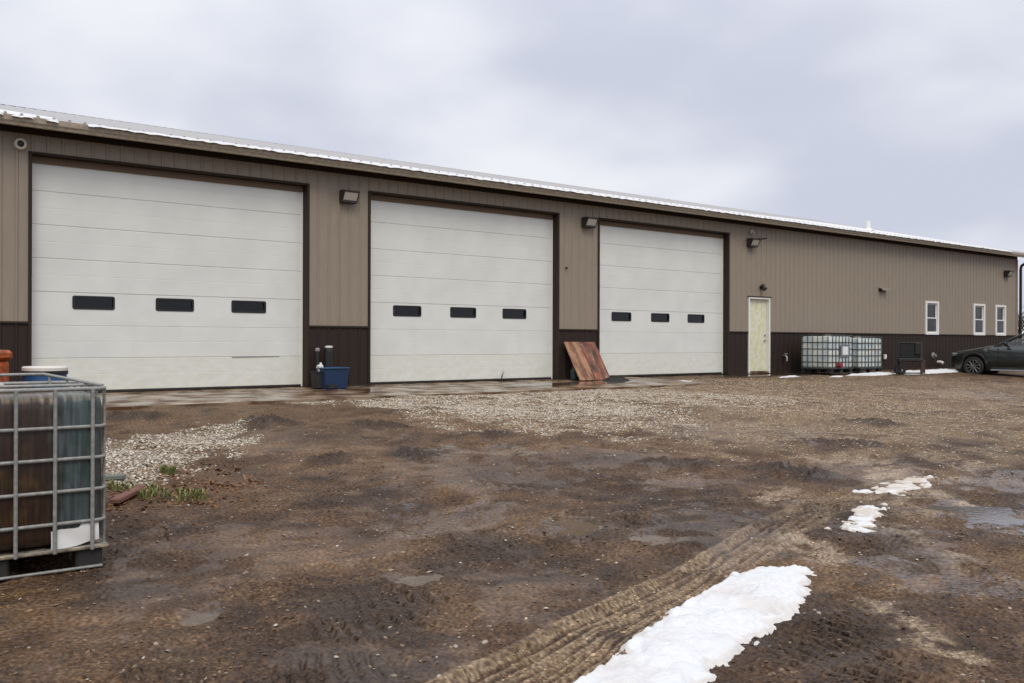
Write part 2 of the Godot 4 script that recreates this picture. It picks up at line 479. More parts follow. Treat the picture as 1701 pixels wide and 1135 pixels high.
func ground_c(x: float, z: float) -> Color:
	var n1: float = nz_tone.get_noise_2d(x, z)
	var n2: float = nz_edge.get_noise_2d(x + 31.0, z)
	var n3: float = nz_fine.get_noise_2d(x * 0.6, z * 0.6)
	var dark := Color(0.098, 0.058, 0.032)
	var brown := Color(0.235, 0.142, 0.073)
	var tanc := Color(0.46, 0.345, 0.21)
	var c := dark.lerp(brown, clampf(0.45 + n1 * 1.3 + smoothstep(10.5, 5.5, z) * 0.55 - smoothstep(9.5, 12.5, z) * 0.25 * smoothstep(5.0, 2.0, x), 0, 1))
	c = c.lerp(Color(0.165, 0.092, 0.047), clampf(n2 * 1.6 - 0.25, 0, 0.55))
	c = c.lerp(Color(0.27, 0.18, 0.105), smoothstep(5.6, 3.0, z) * clampf(0.6 + n2 * 1.2, 0, 0.9))
	var g := gravel_at(x, z)
	c = c.lerp(tanc, clampf(g * 0.95, 0, 1))
	# streaks of packed and loosened soil, mostly along the wheel paths past the doors
	var band: float = nz_tone.get_noise_2d(x * 0.55 + 40.0, z * 2.6)
	c = c.lerp(Color(0.115, 0.066, 0.034), clampf(band * 1.5 - 0.12, 0, 0.6) * (1.0 - 0.55 * g))
	var blot: float = nz_rough.get_noise_2d(x * 0.75 + 60.0, z * 1.3)
	c = c.lerp(Color(0.055, 0.035, 0.022), clampf(blot * 1.7 - 0.22, 0, 0.6) * (1.0 - 0.6 * g))
	c = c.lerp(Color(0.29, 0.19, 0.105), clampf(-blot * 1.5 - 0.28, 0, 0.5))
	if x > 1.0 and x < 14.0 and z > 3.0:
		for k in CLAY:
			var e := elip(x, z, k)
			if e < 1.3: c = c.lerp(Color(0.46, 0.36, 0.25), k[4] * (1.0 - smoothstep(0.5, 1.15, e + n2 * 0.9)) * clampf(0.75 + n3 * 2.2, 0, 1))
		for k in CLODS:
			var e := elip(x, z, k)
			if e < 1.3: c = c.lerp(Color(0.066, 0.042, 0.028), 0.8 * (1.0 - smoothstep(0.5, 1.2, e + n2 * 0.5)))
		for k in LUGS:
			var e := elip(x, z, k)
			if e < 1.2: c = c.lerp(Color(0.075, 0.050, 0.034), 0.6 * (1.0 - smoothstep(0.5, 1.2, e + n2 * 0.5)))
		if x > 1.2 and z > 10.5:
			var r := absf(rut_at(x, z).x)
			if r < 1.35: c = c.lerp(Color(0.42, 0.31, 0.195), (1.0 - 0.55 * smoothstep(4.2, 6.0, x) - 0.45 * smoothstep(8.0, 10.0, x)) * clampf((0.45 + 0.6 * sin(r * 17.0)) * (1.0 - smoothstep(1.0, 1.1, r)) + 1.0 - smoothstep(0.05, 0.25, absf(r - 1.1)) + n3 * 0.5 + nz_edge.get_noise_2d(x * 1.3, z * 1.3 + 21.0) * 0.9, 0, 0.9))
	# leaf-stained soil beside the drum
	var lf := elip(x, z, [2.35, 8.35, 0.75, 1.1])
	if lf < 1.3: c = c.lerp(Color(0.15, 0.072, 0.03), 0.55 * (1.0 - smoothstep(0.4, 1.2, lf + n2 * 0.6)))
	# dead grass beyond the yard
	var out := maxf(smoothstep(38.0, 46.0, x), maxf(smoothstep(34.0, 50.0, z), maxf(smoothstep(-14.0, -24.0, z), smoothstep(-22.0, -34.0, x))))
	c = c.lerp(Color(0.20, 0.155, 0.085), out)
	var v := 1.0 + 0.20 * n3 + 0.14 * n1
	return Color(c.r * v, c.g * v, c.b * v)

func make_ground() -> void:
	nz_big = noise(1, 0.30, 3)
	nz_mid = noise(2, 1.5, 3)
	nz_fine = noise(3, 7.0, 3)
	nz_clump = noise(4, 22.0, 2)
	nz_lump = noise(5, 4.0, 2)
	nz_edge = noise(6, 1.1, 4)
	nz_tone = noise(7, 0.45, 4)
	nz_rough = noise(8, 2.6, 4)
	var angs := PackedFloat32Array()
	var fine := 860
	for i in fine + 1: angs.append(deg_to_rad(-41.0 + 82.0 * i / fine))
	var coarse := 70
	for i in range(1, coarse): angs.append(deg_to_rad(41.0 + 278.0 * i / coarse))
	var rad := PackedFloat32Array([0.05, 0.8, 1.6, 2.3])
	var r := 2.9
	while r < 42.0:
		rad.append(r)
		r += maxf(0.009, r * r / 1400.0)
	while r < 1500.0:
		rad.append(r)
		r *= 1.13
	var na := angs.size()
	var nr := rad.size()
	var vs := PackedVector3Array()
	var cs := PackedColorArray()
	var uv := PackedVector2Array()
	vs.resize(na * nr); cs.resize(na * nr); uv.resize(na * nr)
	for i in nr:
		for j in na:
			var a := YAW + angs[j]
			var x := rad[i] * sin(a)
			var z := D - rad[i] * cos(a)
			var k := i * na + j
			vs[k] = Vector3(x, ground_h(x, z), z)
			cs[k] = ground_c(x, z)
			uv[k] = (Vector2(x, z) - CORNER) / SIDE
	var ix := PackedInt32Array()
	ix.resize((nr - 1) * na * 6)
	var nn := PackedVector3Array()
	nn.resize(na * nr)
	var q := 0
	for i in nr - 1:
		for j in na:
			var a := i * na + j
			var b := i * na + (j + 1) % na
			var c := a + na
			var d := b + na
			ix[q] = a; ix[q + 1] = c; ix[q + 2] = d
			ix[q + 3] = a; ix[q + 4] = d; ix[q + 5] = b
			q += 6
			var n := (vs[d] - vs[a]).cross(vs[c] - vs[b])
			if n.y < 0: n = -n
			nn[a] += n; nn[b] += n; nn[c] += n; nn[d] += n
	for k in nn.size(): nn[k] = nn[k].normalized()
	var arr := []
	arr.resize(Mesh.ARRAY_MAX)
	arr[Mesh.ARRAY_VERTEX] = vs
	arr[Mesh.ARRAY_NORMAL] = nn
	arr[Mesh.ARRAY_COLOR] = cs
	arr[Mesh.ARRAY_TEX_UV] = uv
	arr[Mesh.ARRAY_INDEX] = ix
	var tg := PackedFloat32Array()
	tg.resize(na * nr * 4)
	for k in na * nr:
		tg[k * 4] = 1.0
		tg[k * 4 + 3] = 1.0
	arr[Mesh.ARRAY_TANGENT] = tg
	var m := ArrayMesh.new()
	m.add_surface_from_arrays(Mesh.PRIMITIVE_TRIANGLES, arr)
	var o := put("muddy_ground", m, M.mud)
	tag(o, "muddy brown yard with gravel, ruts and tyre marks in front of the building", "ground", "", "structure")

	# concrete apron along the doors
	var st := begin()
	var xs := []
	var x := 0.6
	while x < 17.0:
		xs.append(x)
		x += 0.4
	st.set_smooth_group(-1)
	for i in xs.size() - 1:
		var a: float = xs[i]
		var b: float = xs[i + 1]
		var za := 2.45 + nz_edge.get_noise_2d(a, 77.0) * 0.10
		var zb := 2.45 + nz_edge.get_noise_2d(b, 77.0) * 0.10
		poly(st, [Vector3(a, 0.0, -0.25), Vector3(b, 0.0, -0.25), Vector3(b, -0.068, zb), Vector3(a, -0.068, za)], Vector3(a, -1, 1))
		poly(st, [Vector3(a, -0.068, za), Vector3(b, -0.068, zb), Vector3(b, -0.25, zb), Vector3(a, -0.25, za)], Vector3(a, -0.1, 0))
	tag(put("concrete_apron", done(st), M.conc), "wet mud-stained concrete apron along the overhead doors", "apron", "", "structure")

	# standing water
	M.ripple = normal_tex(256, 24, 0.03, 3, 3.0)
	var names := ["broad pale brown puddle in the middle of the muddy yard", "orange-brown puddle right of the broad pale puddle", "small orange puddle in front of the orange-brown one", "tiny orange puddle among tyre marks left of the ruts", "tiny orange puddle nearest the bottom left of the yard", "pale shallow puddle behind the dark clods near the gravel", "pale puddle left of the dark grassy clod", "sky-reflecting puddle at the right edge beyond the dirty snow", "shallow grey puddle right of the big snow patch", "thin puddle at the far right edge of the yard"]
	for i in [1, 2, 3, 4, 7]:
		var c: Array = POOLS[i]
		st = begin()
		var cy := base_h(c[0], c[1]) - 0.012
		st.set_smooth_group(0)
		for k in 40:
			for e in [-1, k, k + 1]:
				var p := Vector2.ZERO
				if e >= 0: p = Vector2(cos(TAU * e / 40.0) * c[2], sin(TAU * e / 40.0) * c[3]) * 1.45
				st.add_vertex(Vector3(c[0] + p.x * cyw + p.y * syw, cy, c[1] + p.x * syw - p.y * cyw))
		tag(put("puddle_water", done(st), water(lin(c[4], c[5], c[6]))), names[i], "puddle", "puddles in the yard", "structure")
	# rain water standing on the ground before the entry door
	st = begin()
	st.set_smooth_group(0)
	for k in 48:
		for e in [-1, k, k + 1]:
			var p := Vector2.ZERO
			if e >= 0:
				var a: float = TAU * (e % 48) / 48.0
				var w := 1.0 + 0.22 * nz_edge.get_noise_2d(cos(a) * 1.5, sin(a) * 1.5)
				p = Vector2(cos(a) * 2.6, sin(a) * 0.55) * w
			st.add_vertex(Vector3(21.5 + p.x, -0.012, 0.75 + p.y))
	tag(put("puddle_water", done(st), water(lin(0.06, 0.042, 0.03))), "shallow water standing in front of the pale entry door", "puddle", "puddles in the yard", "structure")
	st = begin()
	st.set_smooth_group(0)
	for k in 48:
		for e in [-1, k, k + 1]:
			var p := Vector2.ZERO
			if e >= 0:
				var a: float = TAU * (e % 48) / 48.0
				var w := 1.0 + 0.3 * nz_edge.get_noise_2d(cos(a) * 1.5 + 9.0, sin(a) * 1.5)
				p = Vector2(cos(a) * 2.0, sin(a) * 0.35) * w
			st.add_vertex(Vector3(13.4 + p.x, -0.0315 - p.y * 0.0277, 1.3 + p.y))
	tag(put("puddle_water", done(st), water(lin(0.11, 0.08, 0.055))), "film of water on the concrete before the leaning rusty boards", "puddle", "puddles in the yard", "structure")

func stone_mesh(seed_: int) -> ArrayMesh:
	var st := begin()
	var r2 := RandomNumberGenerator.new()
	r2.seed = seed_
	var ring := []
	for k in 6:
		ring.append(Vector3(cos(TAU * k / 6) * r2.randf_range(0.75, 1.15), r2.randf_range(-0.15, 0.2), sin(TAU * k / 6) * r2.randf_range(0.7, 1.0)))
	var top := []
	for k in 3:
		top.append(Vector3(cos(TAU * k / 3 + 0.4) * r2.randf_range(0.3, 0.5), r2.randf_range(0.45, 0.7), sin(TAU * k / 3 + 0.4) * r2.randf_range(0.3, 0.5)))
	poly(st, top, Vector3.ZERO)
	for k in 3:
		var a: Vector3 = top[k]
		var b: Vector3 = top[(k + 1) % 3]
		var m1: Vector3 = ring[(2 * k + 1) % 6]
		var m2: Vector3 = ring[(2 * k + 2) % 6]
		var m3: Vector3 = ring[(2 * k + 3) % 6]
		poly(st, [a, m1, m2], Vector3.ZERO)
		poly(st, [a, m2, b], Vector3.ZERO)
		poly(st, [b, m2, m3], Vector3.ZERO)
	for k in 6: poly(st, [ring[k], ring[(k + 1) % 6], Vector3(0, -0.45, 0)], Vector3.ZERO)
	return done(st)

func scatter(called: String, label: String, category: String, meshes: Array, spots: Array, m: Material) -> void:
	# spots: [Transform3D, Color]; one MultiMesh per shape variant under one node
	var root := thing(called, label, category, Vector3.ZERO, 0.0, "", "stuff")
	for v in meshes.size():
		var mine := []
		for i in range(v, spots.size(), meshes.size()): mine.append(spots[i])
		var mm := MultiMesh.new()
		mm.transform_format = MultiMesh.TRANSFORM_3D
		mm.use_colors = true
		mm.mesh = meshes[v]
		mm.instance_count = mine.size()
		for i in mine.size():
			mm.set_instance_transform(i, mine[i][0])
			mm.set_instance_color(i, mine[i][1])
		var o := MultiMeshInstance3D.new()
		o.multimesh = mm
		o.material_override = m
		o.name = called
		o.set_meta("kind", "stuff")
		root.add_child(o, true)

func stone_spot(x: float, z: float, s: float, bright: float) -> Array:
	var b := Basis.from_euler(Vector3(rng.randf_range(-0.4, 0.4), rng.randf_range(0, TAU), rng.randf_range(-0.4, 0.4))).scaled_local(Vector3(s * rng.randf_range(0.8, 1.3), s * rng.randf_range(0.6, 1.0), s))
	var t := rng.randf()
	var c := Color(0.33, 0.265, 0.19).lerp(Color(0.70, 0.67, 0.60), pow(t, 1.6) * bright)
	if rng.randf() < 0.4: c = c.lerp(Color(0.16, 0.11, 0.065), rng.randf_range(0.3, 0.9))
	return [Transform3D(b, Vector3(x, ground_h(x, z) + s * 0.12, z)), c]

func make_stones() -> void:
	var shapes := [stone_mesh(1), stone_mesh(2), stone_mesh(3), stone_mesh(4)]
	var spots := []
	var per := [22000, 19000, 20000, 17000, 34000, 26000, 12000]
	for k in GRAVEL.size():
		var c: Array = GRAVEL[k]
		for i in per[k]:
			var a := rng.randf() * TAU
			var q := sqrt(rng.randf()) * 1.25
			var px: float = cos(a) * q * c[2]
			var pz: float = sin(a) * q * c[3]
			var x: float = c[0] + px * cyw + pz * syw
			var z: float = c[1] + px * syw - pz * cyw
			if z < 0.9 or (z < 2.5 and x < 14.5) or z > 13.0: continue
			if gravel_at(x, z) < rng.randf() * 0.9: continue
			var s := rng.randf_range(0.008, 0.019) if k < 4 else rng.randf_range(0.007, 0.017)
			var sp := stone_spot(x, z, s, 0.95 if k < 4 else 0.6)
			if k > 3 and rng.randf() < 0.75: sp[1] = sp[1].lerp(Color(0.44, 0.335, 0.215), rng.randf_range(0.4, 0.95))
			if k < 1 and rng.randf() < 0.3: sp[1] = sp[1].lerp(Color(0.10, 0.075, 0.05), 0.8)
			spots.append(sp)
	scatter("gravel", "pale crushed gravel spread over the yard near the doors", "gravel", shapes, spots, M.stone)
	spots = []
	for i in 5500:
		var a := YAW + deg_to_rad(rng.randf_range(-34, 34))
		var r := 3.4 + 9.5 * pow(rng.randf(), 0.75)
		var x := r * sin(a)
		var z := D - r * cos(a)
		if nz_edge.get_noise_2d(x * 1.2, z * 1.2 + 50.0) < rng.randf_range(-0.5, 0.35): continue
		var wet := false
		for c in POOLS:
			if elip(x, z, c) < 0.9: wet = true
		if wet: continue
		var sp := stone_spot(x, z, 0.004 + 0.013 * pow(rng.randf(), 2.2), 0.6)
		sp[1] = sp[1].lerp(Color(0.14, 0.095, 0.06), 0.7 if rng.randf() < 0.65 else 0.1)
		spots.append(sp)
	var clods := []
	for i in 42000:
		var a := YAW + deg_to_rad(rng.randf_range(-33, 33))
		var r := 3.5 + 9.0 * pow(rng.randf(), 0.8)
		var x := r * sin(a)
		var z := D - r * cos(a)
		if nz_edge.get_noise_2d(x * 1.4 + 80.0, z * 1.4) < rng.randf_range(-0.45, 0.4): continue
		var skip := false
		for c in POOLS:
			if elip(x, z, c) < 1.0: skip = true
		for c in SLICKS:
			if elip(x, z, c) < 1.0 and rng.randf() < 0.8: skip = true
		if skip: continue
		var sc := 0.0035 + 0.010 * pow(rng.randf(), 2.5)
		var sp2 := stone_spot(x, z, sc, 0.0)
		var gc := ground_c(x, z)
		var v := rng.randf_range(0.6, 1.35)
		sp2[1] = Color(gc.r * v, gc.g * v, gc.b * v)
		clods.append(sp2)
	scatter("mud_clods", "small clods of mud strewn over the yard surface", "mud clods", shapes, clods, M.stone)
	scatter("pebbles", "scattered pebbles pressed into the dark mud", "pebbles", shapes, spots, M.stone)

func leaf_mesh() -> ArrayMesh:
	var st := begin()
	var a := [Vector3(-1, 0.05, 0), Vector3(-0.2, 0.25, 0.55), Vector3(1, 0.0, 0.1), Vector3(-0.1, 0.2, -0.5)]
	st.set_smooth_group(-1)
	for f in [[0, 1, 2], [0, 2, 3]]:
		for k in f: st.add_vertex(a[k])
	for f in [[0, 2, 1], [0, 3, 2]]:
		for k in f: st.add_vertex(a[k] - Vector3(0, 0.06, 0))
	return done(st)

func make_litter() -> void:
	var spots := []
	for i in 900:
		var a := rng.randf() * TAU
		var q := sqrt(rng.randf())
		var px := cos(a) * q * 0.8
		var pz := sin(a) * q * 1.15
		var x := 2.4 + px * cyw + pz * syw
		var z := 8.3 + px * syw - pz * cyw
		if nz_edge.get_noise_2d(x * 1.7, z * 1.7) < rng.randf_range(-0.45, 0.35): continue
		var s := rng.randf_range(0.012, 0.034)
		var b := Basis.from_euler(Vector3(rng.randf_range(-0.5, 0.5), rng.randf_range(0, TAU), rng.randf_range(-0.5, 0.5))).scaled_local(Vector3(s, s, s))
		var c := Color(0.16, 0.055, 0.016).lerp(Color(0.30, 0.15, 0.05), rng.randf() * rng.randf())
		spots.append([Transform3D(b, Vector3(x, ground_h(x, z) + 0.006, z)), c])
	var lm := mat(Color.WHITE, 0.7)
	lm.vertex_color_use_as_albedo = true
	scatter("fallen_leaves", "rust-brown fallen leaves on the ground right of the dark tote", "leaves", [leaf_mesh()], spots, lm)
	# green weeds
	var st := begin()
	for i in 7:
		var bend := Vector3(rng.randf_range(-0.5, 0.5), 0, rng.randf_range(-0.5, 0.5))
		var base := Vector3(rng.randf_range(-0.1, 0.1), 0, rng.randf_range(-0.1, 0.1))
		var w := Vector3(-bend.z, 0, bend.x).normalized() * 0.05
		var p0 := base
		var p1 := base + Vector3(0, 0.6, 0) + bend * 0.35
		var p2 := base + Vector3(0, 0.85, 0) + bend
		st.set_smooth_group(-1)
		for v in [p0 - w, p1 - w, p1 + w, p0 - w, p1 + w, p0 + w, p1 - w, p2, p1 + w]: st.add_vertex(v)
	var blade := done(st)
	spots = []
	for i in 150:
		var c: Array = [[2.16, 8.50, 0.16], [2.25, 8.75, 0.20], [2.02, 8.25, 0.14], [2.45, 8.85, 0.12], [2.6, 7.7, 0.08]][i % 5]
		var a := rng.randf() * TAU
		var q: float = sqrt(rng.randf()) * c[2]
		var x: float = c[0] + cos(a) * q
		var z: float = c[1] + sin(a) * q
		var s := rng.randf_range(0.035, 0.10)
		var col := Color(0.11, 0.15, 0.035).lerp(Color(0.28, 0.24, 0.10), rng.randf())
		spots.append([Transform3D(Basis(Vector3.UP, rng.randf() * TAU).scaled_local(Vector3(s, s, s)), Vector3(x, ground_h(x, z) - 0.004, z)), col])
	var gm := mat(Color.WHITE, 0.6)
	gm.vertex_color_use_as_albedo = true
	scatter("grass", "green weeds growing right of the dark tote", "grass", [blade], spots, gm)

# ------------------------------------------------------------------ snow
func poly_dist(p: Vector2, pts: Array) -> float:      # > 0 inside
	var best := 1e9
	var inside := false
	for i in pts.size():
		var a := Vector2(pts[i][0], pts[i][1])
		var b := Vector2(pts[(i + 1) % pts.size()][0], pts[(i + 1) % pts.size()][1])
		var t := clampf((p - a).dot(b - a) / (b - a).length_squared(), 0, 1)
		best = minf(best, p.distance_to(a + (b - a) * t))
		if (a.y > p.y) != (b.y > p.y) and p.x < (b.x - a.x) * (p.y - a.y) / (b.y - a.y) + a.x: inside = not inside
	return best if inside else -best

func snow_patch(pts: Array, cell: float, thick: float, rag: float, dirt: float, label: String, high: Callable, group := "snow left in the yard") -> void:
	var lo := Vector2(1e9, 1e9)
	var hi := -lo
	for p in pts:
		lo = lo.min(Vector2(p[0], p[1]))
		hi = hi.max(Vector2(p[0], p[1]))
	lo -= Vector2(0.15, 0.15)
	hi += Vector2(0.15, 0.15)
	var nx := int((hi.x - lo.x) / cell) + 1
	var ny := int((hi.y - lo.y) / cell) + 1
	var H := PackedFloat32Array()
	var V := PackedVector3Array()
	var C := PackedColorArray()
	for j in ny:
		for i in nx:
			var x := lo.x + i * cell
			var z := lo.y + j * cell
			var d := poly_dist(Vector2(x, z), pts) + nz_lump.get_noise_2d(x * 1.3, z * 1.3) * rag + nz_fine.get_noise_2d(x, z) * rag * 0.5
			var t := thick * (1.0 - exp(-maxf(d, 0.0) / (thick * 1.6))) if d > 0 else d * 0.5
			if d > 0.0: t += (nz_fine.get_noise_2d(x * 0.7, z * 0.7) * 0.14 + nz_lump.get_noise_2d(x * 0.5, z * 0.5) * 0.25) * thick * minf(d * 12.0, 1.0)
			H.append(d)
			V.append(Vector3(x, high.call(x, z) + t, z))
			var n: float = nz_edge.get_noise_2d(x * 1.5 + 3.0, z * 1.5)
			var w := clampf(n * 1.6 - 0.1, 0, 1) * dirt
			if d < 0.035 + 0.03 * n: w = maxf(w, dirt * 0.8)
			C.append(Color(0.72, 0.73, 0.745).lerp(Color(0.52, 0.42, 0.31), clampf(w, 0, 0.75)))
	var st := begin()
	st.set_smooth_group(0)
	for j in ny - 1:
		for i in nx - 1:
			var a := j * nx + i
			if maxf(maxf(H[a], H[a + 1]), maxf(H[a + nx], H[a + nx + 1])) < -0.03: continue
			for k in [a, a + 1, a + nx + 1, a, a + nx + 1, a + nx]:
				st.set_color(C[k])
				st.add_vertex(V[k])
	tag(put("snow_patch", done(st), M.snow), label, "snow", group, "stuff")

func make_snow() -> void:
	var gh := func(x: float, z: float) -> float: return ground_h(x, z)
	snow_patch([[2.3, 13.66], [2.56, 13.52], [3.06, 13.34], [3.57, 13.1], [4.16, 12.88], [4.55, 12.78], [4.82, 12.78], [5.02, 13.0], [4.72, 13.18], [4.47, 13.33], [4.11, 13.53], [3.65, 13.64], [3.25, 13.76], [2.94, 13.88], [2.6, 14.1], [2.2, 14.0]], 0.012, 0.042, 0.06, 0.38, "large white melting snow patch in the foreground beside the wheel ruts", gh)
	snow_patch([[6.1, 12.52], [6.5, 12.34], [6.9, 12.16], [7.3, 12.12], [7.0, 12.30], [6.65, 12.48], [6.3, 12.62]], 0.016, 0.018, 0.13, 0.85, "small dirty snow patch beyond the large foreground one", gh)
	snow_patch([[7.8, 11.74], [8.2, 11.62], [8.9, 11.48], [9.2, 11.58], [8.7, 11.75], [8.1, 11.85]], 0.018, 0.014, 0.24, 1.2, "thin slushy snow near the right edge of the yard", gh)
	snow_patch([[23.2, 1.75], [24.3, 1.5], [25.8, 1.25], [26.6, 1.35], [25.6, 1.8], [24.2, 2.1]], 0.06, 0.07, 0.12, 0.4, "snow strip beside the steel stand, left of its wheel", gh)
	snow_patch([[26.3, 1.5], [27.3, 1.1], [28.9, 0.75], [30.6, 0.65], [32.4, 0.75], [32.4, 1.0], [30.2, 1.15], [28.4, 1.35], [27.2, 1.7]], 0.06, 0.13, 0.10, 0.1, "long white snow strip along the wall in front of the car", gh)
	snow_patch([[20.6, 1.45], [21.2, 1.3], [21.6, 1.4], [21.0, 1.58]], 0.04, 0.04, 0.06, 0.2, "small snow remnant in front of the entry door", gh)
	snow_patch([[16.4, 1.4], [16.9, 1.25], [17.2, 1.35], [16.8, 1.5]], 0.04, 0.04, 0.06, 0.2, "small snow remnant in front of the right overhead door", gh)
	snow_patch([[22.1, 1.95], [22.6, 1.8], [22.9, 1.95], [22.4, 2.1]], 0.04, 0.04, 0.06, 0.2, "small snow remnant before the pair of white totes", gh)
	var rh := func(x: float, z: float) -> float: return roof_y(z) + 0.012
	var up := [[3.5, 0.455], [7.0, 0.40], [10.0, 0.28], [12.0, 0.12]]
	for i in 28: if i > 3: up.append([9.0 + i, -0.1 - 0.25 * absf(sin(i * 1.7)) - 4.0 * smoothstep(10.0, 24.0, float(i))])
	up.append([36.5, 0.47])
	up.append([3.5, 0.47])
	snow_patch(up, 0.06, 0.018, 0.03, 0.0, "long strip of snow lying along the roof edge", rh, "snow on the roof")
	snow_patch([[-3.0, 0.40], [-3.0, -2.2], [0.4, -1.9], [1.8, -0.9], [2.8, -0.1], [3.0, 0.44]], 0.06, 0.018, 0.06, 0.0, "snow patch on the roof above the left corner of the left door", rh, "snow on the roof")

# ------------------------------------------------------------------ building
func roof_y(z: float) -> float:
	return 4.44 + 0.240 * (0.45 - z)

func rib_z(x: float) -> float:
	var t := absf(fposmod(x + RIB * 0.5, RIB) - RIB * 0.5)
	return 0.019 * clampf((0.030 - t) / 0.017, 0.0, 1.0)

# ribbed sheet from x0 to x1, y0 to y1, standing on the plane z = at (or laid on the roof by xf)
func ribbed(x0: float, x1: float, y0: float, y1: float, scale := 1.0, xf := Transform3D.IDENTITY) -> ArrayMesh:
	var xs := [x0]
	var k0 := int(floor(x0 / RIB)) - 1
	var k1 := int(ceil(x1 / RIB)) + 1
	for k in range(k0, k1 + 1):
		for d in [-0.030, -0.013, 0.013, 0.030]:
			var x: float = k * RIB + d
			if x > x0 + 0.002 and x < x1 - 0.002: xs.append(x)
	xs.append(x1)
	var st := begin()
	for i in xs.size() - 1:
		var a: float = xs[i]
		var b: float = xs[i + 1]
		var za := rib_z(a) * scale
		var zb := rib_z(b) * scale
		var mid := Vector3((a + b) / 2, (y0 + y1) / 2, -1)
		poly(st, [xf * Vector3(a, y0, za), xf * Vector3(b, y0, zb), xf * Vector3(b, y1, zb), xf * Vector3(a, y1, za)], xf * mid)
		poly(st, [xf * Vector3(a, y0, za), xf * Vector3(b, y0, zb), xf * Vector3(b, y0, -0.006), xf * Vector3(a, y0, -0.006)], xf * (mid + Vector3(0, 0.1, 1)))
		poly(st, [xf * Vector3(a, y1, za), xf * Vector3(b, y1, zb), xf * Vector3(b, y1, -0.006), xf * Vector3(a, y1, -0.006)], xf * (mid + Vector3(0, -0.1, 1)))
	poly(st, [xf * Vector3(x0, y0, -0.006), xf * Vector3(x1, y0, -0.006), xf * Vector3(x1, y1, -0.006), xf * Vector3(x0, y1, -0.006)], xf * Vector3((x0 + x1) / 2, (y0 + y1) / 2, 0.5))
	for x in [x0, x1]:
		poly(st, [xf * Vector3(x, y0, -0.006), xf * Vector3(x, y1, -0.006), xf * Vector3(x, y1, rib_z(x) * scale), xf * Vector3(x, y0, rib_z(x) * scale)], xf * Vector3((x0 + x1) / 2, (y0 + y1) / 2, 0))
	return done(st)

const DOORS := [[2.69, 7.575], [8.88, 13.98], [15.25, 20.25]]
const DOOR_TOP := 3.955
const WAIN := 1.185
const HOLES := [[2.69, 7.575, 0.0, 3.955], [8.88, 13.98, 0.0, 3.955], [15.25, 20.25, 0.0, 3.955], [21.10, 22.10, 0.0, 2.20], [30.96, 31.84, 1.2, 2.35], [34.48, 35.34, 1.2, 2.35], [36.25, 37.07, 1.2, 2.35]]

# rectangles (x0, x1, y0, y1) that cover a strip of the wall except its openings
func strips(y0: float, y1: float, cuts: Array) -> Array:
	var edges := [X0, X1]
	edges.append_array(cuts)
	for h in HOLES:
		if h[3] > y0 and h[2] < y1:
			edges.append(h[0]); edges.append(h[1])
	edges.sort()
	var out := []
	for i in edges.size() - 1:
		var a: float = edges[i]
		var b: float = edges[i + 1]
		if b - a < 0.02 or a < X0 - 0.01 or b > X1 + 0.01: continue
		var lo := y0
		var parts := []
		for h in HOLES:
			if h[0] < b - 0.01 and h[1] > a + 0.01 and h[3] > y0 and h[2] < y1:
				if h[2] > lo + 0.01: parts.append([lo, h[2]])
				lo = h[3]
		if lo < y1 - 0.01: parts.append([lo, y1])
		for p in parts: out.append([a, b, p[0], p[1]])
	return out

